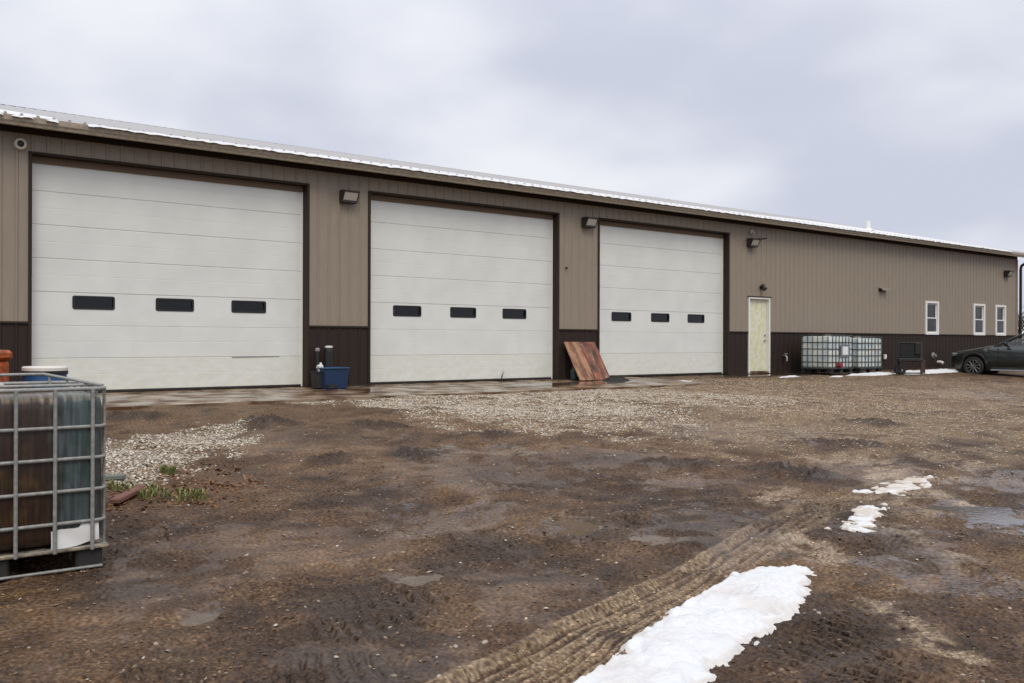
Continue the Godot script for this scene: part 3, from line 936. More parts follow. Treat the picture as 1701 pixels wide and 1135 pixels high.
func make_building() -> void:
	var B := thing("metal_building", "long tan metal building with three white overhead doors", "building")
	var st := begin()
	# front wall, end walls, back wall, floor
	for s in strips(0.0, 4.36, []): box_between(st, Vector3(s[0], s[2], -0.24), Vector3(s[1], s[3], -0.008))
	var W := put("front_wall", done(st), M.wall, B)
	for x in [X0 + 0.002, X1 - 0.152]:
		st = begin()
		prism(st, [Vector2(0.24, 0.0), Vector2(18.2, 0.0), Vector2(18.2, 4.30), Vector2(9.2, 6.52), Vector2(0.24, 4.36)], 0, 0.15, Transform3D(Basis(Vector3(0, 0, -1), Vector3(0, 1, 0), Vector3(1, 0, 0)), Vector3(x, 0, 0)))
		put("end_wall", done(st), M.tan, B)
	st = begin()
	box_between(st, Vector3(X0, 0, -18.4), Vector3(X1, 4.3, -18.2))
	put("back_wall", done(st), M.tan, B)
	st = begin()
	box_between(st, Vector3(X0, -0.3, -18.4), Vector3(X1, -0.003, -0.26))
	put("floor_slab", done(st), M.conc, B)
	# siding panels
	var cuts := []
	var x := X0
	while x < X1:
		cuts.append(x)
		x += MOD
	for s in strips(WAIN + 0.02, 4.24, cuts):
		put("siding_panel", ribbed(s[0] + 0.001, s[1] - 0.001, s[2], s[3]), M.tan, W)
	for s in strips(0.02, WAIN - 0.02, cuts):
		put("wainscot_panel", ribbed(s[0] + 0.001, s[1] - 0.001, s[2], s[3]), M.brown, W)
	# trim between siding and wainscot, trim under the eave, base trim
	for s in strips(WAIN - 0.02, WAIN + 0.02, []):
		st = begin()
		box_between(st, Vector3(s[0], WAIN - 0.02, -0.006), Vector3(s[1], WAIN + 0.02, 0.034), 0.006)
		put("wainscot_trim", done(st), M.trim, B)
	st = begin()
	box_between(st, Vector3(X0, 4.24, -0.006), Vector3(X1, 4.355, 0.03), 0.006)
	put("eave_trim", done(st), M.trim, B)
	for s in strips(0.0, 0.02, []):
		st = begin()
		box_between(st, Vector3(s[0], -0.02, -0.006), Vector3(s[1], 0.02, 0.03), 0.004)
		put("base_trim", done(st), M.trim, B)
	st = begin()
	box_between(st, Vector3(X0 - 0.3, 4.358, -0.006), Vector3(X1 + 0.3, 4.375, 0.37))
	put("soffit", done(st), M.trim, B)
	# gutter: an ogee section along the eave
	st = begin()
	var sec := [Vector2(0.375, 4.275), Vector2(0.44, 4.275), Vector2(0.452, 4.31), Vector2(0.475, 4.34), Vector2(0.482, 4.40), Vector2(0.482, 4.425), Vector2(0.468, 4.425), Vector2(0.466, 4.405), Vector2(0.375, 4.405)]
	var flipped := []
	for p in sec: flipped.append(Vector2(-p.x, p.y))
	prism(st, flipped, X0 - 0.3, X1 + 0.3, Transform3D(Basis(Vector3(0, 0, -1), Vector3(0, 1, 0), Vector3(1, 0, 0)), Vector3.ZERO))
	var G := put("gutter", done(st), M.fascia, B)
	x = X0 + 1.0
	while x < X1:
		st = begin()
		box_between(st, Vector3(x - 0.012, 4.40, 0.37), Vector3(x + 0.012, 4.418, 0.488), 0.003)
		put("gutter_strap", done(st), M.fascia, G)
		x += 3.05
	# roof
	st = begin()
	var ry := roof_y(-9.2)
	prism(st, [Vector2(-0.40, roof_y(0.40) - 0.03), Vector2(9.2, ry - 0.03), Vector2(18.8, roof_y(0.40) - 0.03), Vector2(18.8, roof_y(0.40) - 0.07), Vector2(9.2, ry - 0.12), Vector2(-0.40, roof_y(0.40) - 0.045)], X0 - 0.3, X1 + 0.3, Transform3D(Basis(Vector3(0, 0, -1), Vector3(0, 1, 0), Vector3(1, 0, 0)), Vector3.ZERO))
	var R := put("roof", done(st), M.roof, B)
	var slope := atan(0.240)
	var run := 9.62 / cos(slope)
	# sheet lies in (x, up-slope), its ribs rise along the roof normal
	var rx := Transform3D(Basis(Vector3(1, 0, 0), Vector3(0, sin(slope), -cos(slope)), Vector3(0, cos(slope), sin(slope))), Vector3(0, roof_y(0.47) - 0.012, 0.47))
	x = X0 - 0.3
	while x < X1 + 0.3 - 0.01:
		var e := minf(x + MOD, X1 + 0.3)
		put("roof_panel", ribbed(x + 0.001, e - 0.001, 0.0, run, 2.0, rx), M.roof, R)
		x += MOD
	st = begin()
	for s in [1.0, -1.0]:
		var p := []
		var c0 := Vector3(0, ry + 0.03, -9.2)
		var c1 := Vector3(0, ry + 0.03 - 0.2 * 0.240, -9.2 + 0.2 * s)
		for q in [[X0 - 0.3, c0], [X1 + 0.3, c0], [X1 + 0.3, c1], [X0 - 0.3, c1]]: p.append(Vector3(q[0], q[1].y, q[1].z))
		poly(st, p, Vector3(10, 3, -9.2))
	put("ridge_cap", done(st), M.roof, R)
	st = begin()
	tube(st, [Vector3(29.00, roof_y(-1.00) - 0.1, -1.00), Vector3(29.00, roof_y(-1.00) + 0.34, -1.00)], 0.07, 12)
	lathe(st, [Vector2(0.19, 0), Vector2(0.10, 0.07), Vector2(0.072, 0.10)], 12, Transform3D(Basis.IDENTITY, Vector3(29.00, roof_y(-1.00), -1.00)))
	put("vent_pipe", done(st), M.vinyl, R)
	# corner trim and downspout
	st = begin()
	box_between(st, Vector3(X1 - 0.09, 0.0, -0.004), Vector3(X1 + 0.03, 4.238, 0.036), 0.006)
	put("corner_trim", done(st), M.tan, B)
	st = begin()
	tube(st, [Vector3(X1 + 0.13, 4.26, 0.42), Vector3(X1 + 0.13, 4.16, 0.38), Vector3(X1 + 0.13, 3.98, 0.12), Vector3(X1 + 0.13, 3.85, 0.09), Vector3(X1 + 0.13, 0.25, 0.09), Vector3(X1 + 0.13, 0.12, 0.22)], 0.055, 8)
	put("downspout", done(st), M.trim, B)
	# overhead doors
	for i in 3: overhead_door(B, i)
	entry_door(B)
	for h in HOLES.slice(4): hung_window(B, h)

func overhead_door(B: Node3D, which: int) -> void:
	var xa: float = DOORS[which][0]
	var xb: float = DOORS[which][1]
	# the reveal of the opening: head and two jambs
	var st := begin()
	box_between(st, Vector3(xa - 0.006, 0.0, -0.23), Vector3(xa + 0.045, DOOR_TOP - 0.02, 0.030), 0.004)
	box_between(st, Vector3(xb - 0.045, 0.0, -0.23), Vector3(xb + 0.006, DOOR_TOP - 0.02, 0.030), 0.004)
	box_between(st, Vector3(xa - 0.006, DOOR_TOP - 0.02, -0.23), Vector3(xb + 0.006, DOOR_TOP + 0.015, 0.030), 0.004)
	var Dr := put("overhead_door", done(st), M.trim, B)
	for s in [xa + 0.047, xb - 0.075]:
		st = begin()
		box_between(st, Vector3(s, 0.01, -0.185), Vector3(s + 0.028, DOOR_TOP - 0.137, -0.160), 0.004)
		put("weather_seal", done(st), M.vinyl, Dr)
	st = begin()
	box_between(st, Vector3(xa + 0.046, DOOR_TOP - 0.135, -0.188), Vector3(xb - 0.046, DOOR_TOP - 0.021, -0.150), 0.008)  # brown strip across the top of the opening, in front of the top section
	put("head_strip", done(st), M.head, Dr)
	var w0 := xa + 0.05
	var w1 := xb - 0.05
	var y0 := 0.045
	var sh := (DOOR_TOP - 0.03 - y0) / 7.0
	var wins: Array = [[[3.39, 4.05], [4.75, 5.41], [6.12, 6.78]], [[9.58, 10.26], [11.02, 11.70], [12.46, 13.14]], [[15.91, 16.59], [17.34, 18.02], [18.76, 19.43]]][which]
	for k in 7:
		st = begin()
		var a := y0 + sh * k + 0.0015
		var b := y0 + sh * (k + 1) - 0.0015
		var zf := -0.19
		var zb := -0.24
		if k == 2:
			var ya := 1.435
			var yb := 1.650
			box_between(st, Vector3(w0, a, zb), Vector3(w1, ya, zf), 0.0)
			box_between(st, Vector3(w0, yb, zb), Vector3(w1, b, zf), 0.0)
			var left := w0
			for w in wins:
				box_between(st, Vector3(left, ya, zb), Vector3(w[0], yb, zf), 0.0)
				left = w[1]
			box_between(st, Vector3(left, ya, zb), Vector3(w1, yb, zf), 0.0)
		else:
			# upper and lower face with a shallow pressed line between them, rounded tongue edges
			var m := (a + b) * 0.5
			var prof := [Vector2(-zb, a), Vector2(-zf + 0.006, a), Vector2(-zf, a + 0.008), Vector2(-zf, m - 0.006), Vector2(-zf + 0.0025, m), Vector2(-zf, m + 0.006), Vector2(-zf, b - 0.008), Vector2(-zf + 0.006, b), Vector2(-zb, b)]
			var bow := 0.0
			prism(st, prof, w0, w1, Transform3D(Basis(Vector3(0, 0, -1), Vector3(0, 1, 0), Vector3(1, 0, 0)), Vector3.ZERO))
		put("door_section", done(st), M.door_low if k == 0 else M.door, Dr)
	for w in wins:
		st = begin()
		var cw: float = w[1] - w[0] + 0.02
		var outer := round_rect(cw, 0.235, 0.035)
		var inner := round_rect(cw - 0.07, 0.165, 0.025)
		var cx: float = (w[0] + w[1]) * 0.5
		for i in outer.size():
			var j := (i + 1) % outer.size()
			var O := [Vector3(cx + outer[i].x, 1.5425 + outer[i].y, -0.192), Vector3(cx + outer[j].x, 1.5425 + outer[j].y, -0.192)]
			var P := [Vector3(cx + outer[i].x * 0.985, 1.5425 + outer[i].y * 0.96, -0.178), Vector3(cx + outer[j].x * 0.985, 1.5425 + outer[j].y * 0.96, -0.178)]
			var Q := [Vector3(cx + inner[i].x, 1.5425 + inner[i].y, -0.178), Vector3(cx + inner[j].x, 1.5425 + inner[j].y, -0.178)]
			var S := [Vector3(cx + inner[i].x, 1.5425 + inner[i].y, -0.235), Vector3(cx + inner[j].x, 1.5425 + inner[j].y, -0.235)]
			var mid: Vector3 = (P[0] + Q[0]) * 0.5 - Vector3(0, 0, 0.02)
			poly(st, [O[0], O[1], P[1], P[0]], mid)
			poly(st, [P[0], P[1], Q[1], Q[0]], mid)
			poly(st, [Q[0], Q[1], S[1], S[0]], mid)
		put("window_frame", done(st), M.black, Dr)
		st = begin()
		prism(st, round_rect(cw - 0.06, 0.175, 0.025), -0.215, -0.210, Transform3D(Basis.IDENTITY, Vector3(cx, 1.5425, 0)))
		put("pane", done(st), M.pane, Dr)
	if which == 0:
		st = begin()
		for q in [[6.12, 6.55, 0.588, 0.600], [6.55, 7.05, 0.596, 0.606]]: cbox(st, Vector3((q[0] + q[1]) / 2, (q[2] + q[3]) / 2, -0.186), Vector3(q[1] - q[0], 0.008, 0.016), 0.002, Basis(Vector3(0, 0, 1), 0.016))
		put("bent_lip", done(st), M.galv, Dr)
	st = begin()
	box_between(st, Vector3(w0, 0.004, -0.235), Vector3(w1, y0, -0.195), 0.006)
	put("bottom_seal", done(st), M.rubber, Dr)

func entry_door(B: Node3D) -> void:
	var xa := 21.10
	var xb := 22.10
	var st := begin()
	box_between(st, Vector3(xa, 0.0, -0.22), Vector3(xa + 0.055, 2.145, 0.036), 0.005)
	box_between(st, Vector3(xb - 0.055, 0.0, -0.22), Vector3(xb, 2.145, 0.036), 0.005)
	box_between(st, Vector3(xa, 2.145, -0.22), Vector3(xb, 2.20, 0.036), 0.005)
	var E := put("entry_door", done(st), M.vinyl, B)
	st = begin()
	box_between(st, Vector3(xa + 0.058, 0.06, -0.12), Vector3(xb - 0.058, 2.14, -0.075), 0.003)
	put("door_leaf", done(st), M.entry, E)
	st = begin()
	box_between(st, Vector3(xa + 0.058, -0.01, -0.22), Vector3(xb - 0.058, 0.05, 0.03), 0.006)
	put("threshold", done(st), M.conc, E)
	st = begin()
	for y in [0.95, 1.10]:
		tube(st, [Vector3(xb - 0.13, y, -0.075), Vector3(xb - 0.13, y, -0.045)], 0.028, 12)
	tube(st, [Vector3(xb - 0.13, 0.95, -0.045), Vector3(xb - 0.13, 0.95, -0.02)], 0.012, 8)
	tube(st, [Vector3(xb - 0.12, 0.95, -0.02), Vector3(xb - 0.24, 0.945, -0.02)], 0.010, 8)
	put("handle", done(st), M.steel, E)
	for y in [0.3, 1.1, 1.9]:
		st = begin()
		tube(st, [Vector3(xa + 0.058, y - 0.05, -0.066), Vector3(xa + 0.058, y + 0.05, -0.066)], 0.009, 8)
		put("hinge", done(st), M.steel, E)
	st = begin()
	box_between(st, Vector3(xa - 0.03, 2.20, -0.004), Vector3(xb + 0.03, 2.225, 0.055), 0.004)
	put("drip_cap", done(st), M.trim, E)

func hung_window(B: Node3D, h: Array) -> void:
	var xa: float = h[0]
	var xb: float = h[1]
	var st := begin()
	var f := 0.075
	box_between(st, Vector3(xa - 0.02, h[2] - 0.02, -0.10), Vector3(xa + f, h[3] + 0.02, 0.045), 0.006)
	box_between(st, Vector3(xb - f, h[2] - 0.02, -0.10), Vector3(xb + 0.02, h[3] + 0.02, 0.045), 0.006)
	box_between(st, Vector3(xa + f, h[3] - f * 0.7, -0.10), Vector3(xb - f, h[3] + 0.02, 0.045), 0.006)
	box_between(st, Vector3(xa + f, h[2] - 0.02, -0.10), Vector3(xb - f, h[2] + f * 0.7, 0.045), 0.006)
	var W := put("window", done(st), M.vinyl, B)
	var ym: float = (h[2] + h[3]) * 0.5
	for up in [true, false]:
		var y0: float = ym - 0.02 if up else h[2] + f * 0.7
		var y1: float = h[3] - f * 0.7 if up else ym + 0.02
		var zz := -0.02 if up else 0.012
		st = begin()
		box_between(st, Vector3(xa + f, y0, zz - 0.03), Vector3(xa + f + 0.035, y1, zz), 0.003)
		box_between(st, Vector3(xb - f - 0.035, y0, zz - 0.03), Vector3(xb - f, y1, zz), 0.003)
		box_between(st, Vector3(xa + f + 0.035, y1 - 0.04, zz - 0.03), Vector3(xb - f - 0.035, y1, zz), 0.003)
		box_between(st, Vector3(xa + f + 0.035, y0, zz - 0.03), Vector3(xb - f - 0.035, y0 + 0.04, zz), 0.003)
		put("sash", done(st), M.vinyl, W)
		st = begin()
		box_between(st, Vector3(xa + f + 0.03, y0 + 0.03, zz - 0.018), Vector3(xb - f - 0.03, y1 - 0.03, zz - 0.012))
		put("pane", done(st), M.pane, W)

# ------------------------------------------------------------------ fittings on the wall
func wall_light(x: float, y: float, label: String) -> void:
	var L := thing("wall_light", label, "wall light", Vector3(x, y, 0.019), 0.0, "wall lights on the front of the building")
	var st := begin()
	cbox(st, Vector3(0, 0.0, 0.035), Vector3(0.34, 0.25, 0.07), 0.012)
	# hood: sloped housing, side profile extruded across
	var prof := [Vector2(-0.07, 0.125), Vector2(-0.23, 0.115), Vector2(-0.245, 0.09), Vector2(-0.235, 0.075), Vector2(-0.07, 0.075)]
	prism(st, prof, -0.17, 0.17, Transform3D(Basis(Vector3(0, 0, -1), Vector3(0, 1, 0), Vector3(1, 0, 0)), Vector3.ZERO))
	var low := [Vector2(-0.07, -0.075), Vector2(-0.15, -0.075), Vector2(-0.15, -0.115), Vector2(-0.07, -0.125)]
	prism(st, low, -0.17, 0.17, Transform3D(Basis(Vector3(0, 0, -1), Vector3(0, 1, 0), Vector3(1, 0, 0)), Vector3.ZERO))
	for s in [-0.17, 0.15]:
		prism(st, [Vector2(-0.07, 0.075), Vector2(-0.235, 0.075), Vector2(-0.15, -0.075), Vector2(-0.07, -0.075)], s, s + 0.02, Transform3D(Basis(Vector3(0, 0, -1), Vector3(0, 1, 0), Vector3(1, 0, 0)), Vector3.ZERO))
	put("housing", done(st), M.bronze, L)
	st = begin()
	prism(st, [Vector2(-0.075, 0.073), Vector2(-0.226, 0.073), Vector2(-0.146, -0.073), Vector2(-0.075, -0.073)], -0.148, 0.148, Transform3D(Basis(Vector3(0, 0, -1), Vector3(0, 1, 0), Vector3(1, 0, 0)), Vector3.ZERO))
	put("lens", done(st), M.lens, L)

func make_fittings() -> void:
	wall_light(8.38, 3.78, "bronze wall light between the left and middle overhead doors")
	wall_light(14.86, 3.80, "bronze wall light between the middle and right overhead doors")
	wall_light(21.17, 3.74, "bronze wall light above the pale entry door, right of the right overhead door")
	wall_light(37.1, 3.62, "bronze wall light near the far right corner of the building")
	# motion sensor and bracket above the third light
	var S := thing("motion_sensor", "small pale sensor on the wall above the light by the entry door", "sensor", Vector3(21.22, 4.06, 0.0))
	var st := begin()
	cbox(st, Vector3(0, 0, 0.035), Vector3(0.09, 0.11, 0.05), 0.01)
	put("base", done(st), M.vinyl, S)
	st = begin()
	lathe(st, [Vector2(0, -0.05), Vector2(0.035, -0.035), Vector2(0.045, 0.0), Vector2(0.035, 0.035), Vector2(0, 0.05)], 12, Transform3D(Basis.IDENTITY, Vector3(0, -0.02, 0.09)))
	put("eye", done(st), M.lens, S)
	S = thing("bracket_arm", "short dark bracket sticking out right of the light by the entry door", "bracket", Vector3(21.6, 3.88, 0.0))
	st = begin()
	tube(st, [Vector3(0, 0, 0.0), Vector3(0, 0.0, 0.18), Vector3(0.05, 0.02, 0.24)], 0.018, 8)
	put("arm", done(st), M.bronze, S)
	st = begin()
	cbox(st, Vector3(0, 0, 0.02), Vector3(0.08, 0.08, 0.02), 0.004)
	put("plate", done(st), M.bronze, S)
	# round fixture near the left corner
	var C := thing("round_fixture", "round cream fixture with a dark centre under the eave left of the left door", "fixture", Vector3(2.56, 4.06, 0.0))
	var fwd := Basis(Vector3(1, 0, 0), Vector3(0, 0, 1), Vector3(0, -1, 0))
	st = begin()
	lathe(st, [Vector2(0.0, 0.0), Vector2(0.095, 0.0), Vector2(0.098, 0.05), Vector2(0.085, 0.085), Vector2(0.055, 0.09), Vector2(0.05, 0.05), Vector2(0, 0.05)], 24, Transform3D(fwd, Vector3(0, 0, 0.0)))
	var cream := mat(lin(0.62, 0.58, 0.47), 0.5)
	put("ring", done(st), cream, C)
	st = begin()
	lathe(st, [Vector2(0.048, 0.055), Vector2(0.04, 0.075), Vector2(0.0, 0.088)], 20, Transform3D(fwd, Vector3(0, 0, 0)))
	put("eye", done(st), M.black, C)
	# small light over the entry door
	var N := thing("door_light", "small bullet light over the pale entry door", "wall light", Vector3(21.68, 2.49, 0.0))
	st = begin()
	lathe(st, [Vector2(0, 0), Vector2(0.06, 0), Vector2(0.06, 0.03), Vector2(0.025, 0.04), Vector2(0.02, 0.07), Vector2(0, 0.07)], 16, Transform3D(fwd, Vector3(0, 0, 0.01)))
	put("base", done(st), M.bronze, N)
	st = begin()
	lathe(st, [Vector2(0.0, 0.10), Vector2(0.05, 0.09), Vector2(0.06, 0.0), Vector2(0.075, -0.08), Vector2(0.06, -0.08), Vector2(0, -0.05)], 16, Transform3D(Basis(Vector3.RIGHT, -0.5), Vector3(-0.02, 0.0, 0.13)))
	put("shade", done(st), M.bronze, N)
	st = begin()
	cbox(st, Vector3(0.14, 0.0, 0.05), Vector3(0.10, 0.07, 0.06), 0.02)
	put("photocell", done(st), cream, N)
	# hood vent
	var V := thing("wall_vent", "low dark louvred vent hood on the plain wall above the white totes", "vent", Vector3(28.14, 2.67, 0.015))
	st = begin()
	prism(st, [Vector2(0, 0.06), Vector2(-0.14, 0.02), Vector2(-0.15, -0.04), Vector2(-0.135, -0.04), Vector2(-0.125, 0.005), Vector2(0, 0.04)], -0.22, 0.22, Transform3D(Basis(Vector3(0, 0, -1), Vector3(0, 1, 0), Vector3(1, 0, 0)), Vector3.ZERO))
	put("hood", done(st), M.tan, V)
	st = begin()
	cbox(st, Vector3(0, -0.03, 0.02), Vector3(0.36, 0.09, 0.04), 0.005)
	put("throat", done(st), M.black, V)
	# outlets, caps, spigot along the base
	outlet(Vector3(28.27, 0.42, 0.02), "white outlet box low on the wall right of the white totes", M.vinyl)
	outlet(Vector3(0.0, 0.0, 0.0), "", null)
	var cap := thing("vent_cap", "round grey vent cap low on the wall right of the steel stand", "vent cap", Vector3(31.47, 0.44, 0.0))
	st = begin()
	lathe(st, [Vector2(0, 0), Vector2(0.11, 0), Vector2(0.11, 0.03), Vector2(0.06, 0.05), Vector2(0.055, 0.12), Vector2(0, 0.12)], 16, Transform3D(fwd, Vector3(0, 0, 0.012)))
	put("cap", done(st), M.galv, cap)
	cap = thing("drain_pipe_end", "white plastic pipe end near the ground under the first window", "pipe", Vector3(31.81, 0.10, 0.0))
	st = begin()
	tube(st, [Vector3(0, 0.1, 0.0), Vector3(0, 0.1, 0.16), Vector3(0, 0.06, 0.22)], 0.055, 12)
	put("elbow", done(st), M.vinyl, cap)
	var sp := thing("spigot", "grey wall spigot with hanging handle right of the entry door", "spigot", Vector3(22.72, 0.50, 0.02))
	st = begin()
	tube(st, [Vector3(0, 0, 0), Vector3(0, 0, 0.10), Vector3(0, -0.05, 0.14), Vector3(0, -0.16, 0.14)], 0.026, 10)
	put("pipe", done(st), M.steel, sp)
	st = begin()
	tube(st, [Vector3(-0.07, 0.05, 0.10), Vector3(0.07, 0.05, 0.10)], 0.018, 8)
	tube(st, [Vector3(0, 0.0, 0.10), Vector3(0, 0.05, 0.10)], 0.012, 8)
	put("handle", done(st), M.steel, sp)
	var stain := thing("stain_spot", "small dark stub standing for a stain spot on the wall between the middle and right doors", "cable", Vector3(14.19, 2.67, 0.0))
	st = begin()
	tube(st, [Vector3(0, 0, 0), Vector3(0, 0.0, 0.05), Vector3(0.01, -0.02, 0.07)], 0.022, 8)  # short dark stub, stands for a stain spot on the siding
	put("stub", done(st), M.rubber, stain)

func outlet(at: Vector3, label: String, m: Material) -> void:
	if label == "": return
	var o := thing("outlet_box", label, "outlet", at)
	var st := begin()
	cbox(st, Vector3(0, 0, 0.03), Vector3(0.10, 0.16, 0.06), 0.01)
	put("box", done(st), m, o)
	st = begin()
	cbox(st, Vector3(0, 0.01, 0.064), Vector3(0.085, 0.11, 0.012), 0.004)
	put("cover", done(st), m, o)

# ------------------------------------------------------------------ totes
func ring_path(w: float, d: float, r: float, y: float) -> Array:
	var o := []
	for p in round_rect(w, d, r, 5): o.append(Vector3(p.x, y, p.y))
	return o

# caged plastic tote: w along x, d along z, standing on y = 0
func make_tote(at: Vector3, turn: float, label: String, group: String, body: Material, bar: Material, deck: Material, rings: Array, valve: int, plate: bool, nw := 6, nd := 5) -> Node3D:
	var T := thing("caged_tote", label, "tote", at, turn, group)
	var w := 1.2
	var d := 1.0
	var top: float = rings[rings.size() - 1]
	# bottle: rounded block with a slightly domed top
	var st := begin()
	var lev := [[0.15, 0.80], [0.17, 0.97], [0.22, 1.0], [0.55, 1.0], [top - 0.12, 1.0], [top - 0.06, 0.985], [top - 0.035, 0.93], [top - 0.025, 0.60], [top - 0.022, 0.0]]
	var loops := []
	for l in lev:
		var lp := []
		for p in round_rect((w - 0.014) * l[1] if l[1] > 0 else 0.001, (d - 0.03) * l[1] if l[1] > 0 else 0.001, 0.07 * l[1] if l[1] > 0 else 0.0004, 5): lp.append(Vector3(p.x, l[0], p.y))
		loops.append(lp)
	st.set_smooth_group(0)
	for i in loops.size() - 1:
		var n: int = loops[i].size()
		for k in n:
			var a: Vector3 = loops[i][k]
			var b: Vector3 = loops[i][(k + 1) % n]
			var c: Vector3 = loops[i + 1][(k + 1) % n]
			var e: Vector3 = loops[i + 1][k]
			for v in [a, c, b, a, e, c]: st.add_vertex(v)
	var Bo := put("bottle", done(st), body, T)
	st = begin()
	lathe(st, [Vector2(0.12, top - 0.03), Vector2(0.12, top + 0.01), Vector2(0.11, top + 0.025), Vector2(0.0, top + 0.03)], 20)
	put("lid", done(st), M.tote_lid, Bo)
	# cage
	for i in rings.size():
		st = begin()
		tube(st, ring_path(w, d, 0.06, rings[i]), 0.0125 if i < rings.size() - 1 else 0.014, 6, false, true)
		put("cage_ring", done(st), bar, T)
	for s in [-1, 1]:
		for k in nw:
			var x := -w * 0.5 + 0.08 + (w - 0.16) * k / (nw - 1)
			st = begin()
			tube(st, [Vector3(x, 0.12, s * (d * 0.5 + 0.008)), Vector3(x, top, s * (d * 0.5 + 0.008))], 0.0125, 6)
			put("cage_bar", done(st), bar, T)
		for k in nd:
			var z := -d * 0.5 + 0.09 + (d - 0.18) * k / (nd - 1)
			st = begin()
			tube(st, [Vector3(s * (w * 0.5 + 0.008), 0.12, z), Vector3(s * (w * 0.5 + 0.008), top, z)], 0.010, 6)
			put("cage_bar", done(st), bar, T)
	for z in [-0.22, 0.22]:
		st = begin()
		tube(st, [Vector3(-w * 0.5, top + 0.012, z), Vector3(w * 0.5, top + 0.012, z)], 0.011, 6)
		put("top_bar", done(st), bar, T)
	# pallet
	st = begin()
	cbox(st, Vector3(0, 0.133, 0), Vector3(w + 0.03, 0.022, d + 0.03), 0.006)
	var P := put("pallet", done(st), deck, T)
	for x in [-w * 0.5 + 0.09, 0.0, w * 0.5 - 0.09]:
		for z in [-d * 0.5 + 0.08, d * 0.5 - 0.08]:
			st = begin()
			cbox(st, Vector3(x, 0.061, z), Vector3(0.15, 0.122, 0.13), 0.012)
			put("foot", done(st), M.rubber, P)
	for z in [-d * 0.5 + 0.03, d * 0.5 - 0.01]:
		st = begin()
		tube(st, [Vector3(-w * 0.5 + 0.02, 0.012, z), Vector3(w * 0.5 - 0.02, 0.012, z)], 0.010, 6)
		put("skid", done(st), bar, P)
	if plate:
		st = begin()
		cbox(st, Vector3(0.12, 0.66, d * 0.5 + 0.022), Vector3(0.50, 0.36, 0.006), 0.002)
		var L := put("label_plate", done(st), M.galv_blue, T)
		st = begin()
		cbox(st, Vector3(0.12, 0.66, d * 0.5 + 0.027), Vector3(0.30, 0.24, 0.003), 0.001)
		put("paper_label", done(st), M.paper, L)
	if valve > 0:
		st = begin()
		lathe(st, [Vector2(0, 0), Vector2(0.075, 0), Vector2(0.075, 0.05), Vector2(0.055, 0.06), Vector2(0.055, 0.14), Vector2(0.07, 0.14), Vector2(0.07, 0.18), Vector2(0, 0.18)], 16, Transform3D(Basis(Vector3(1, 0, 0), Vector3(0, 0, 1), Vector3(0, -1, 0)), Vector3(-0.25, 0.23, d * 0.5 - 0.04)))
		var Vv := put("valve", done(st), M.red, T)
		st = begin()
		cbox(st, Vector3(-0.20, 0.30, d * 0.5 + 0.04), Vector3(0.17, 0.035, 0.03), 0.008)
		put("handle", done(st), M.red, Vv)
	return T

func stain_tex() -> ImageTexture:
	# bands of settled residue behind the plastic: black-brown to blue-green, with runs down the side
	var n := 512
	var im := Image.create(n, n, false, Image.FORMAT_RGB8)
	var a := noise(61, 0.011, 4)
	var b := noise(62, 0.03, 4)
	for y in n:
		for x in n:
			var u := float(x) / n
			var run := b.get_noise_2d(x * 2.2, y * 0.18)
			var blob := a.get_noise_2d(x, y * 0.8)
			var c := Color(0.19, 0.125, 0.09).lerp(Color(0.265, 0.31, 0.315), clampf(smoothstep(0.70, 0.82, u + blob * 0.10) + run * 0.25, 0, 1))
			c = c.lerp(Color(0.30, 0.24, 0.11), clampf(blob * 1.5 - 0.1, 0, 0.7) * (1.0 - smoothstep(0.68, 0.82, u)))
			c = c.lerp(Color(0.15, 0.25, 0.225), clampf(-blob * 1.6 - 0.1, 0, 0.6) * smoothstep(0.7, 0.8, u))
			var v := 1.0 + run * 0.38
			var edge := 0.045 + 0.02 * blob + 0.015 * run
			if float(y) / n < edge: c = Color(0.62, 0.58, 0.50).lerp(c, smoothstep(edge - 0.03, edge, float(y) / n) * 0.7)
			im.set_pixel(x, y, Color(clampf(c.r * v, 0, 1), clampf(c.g * v, 0, 1), clampf(c.b * v, 0, 1)))
	return ImageTexture.create_from_image(im)

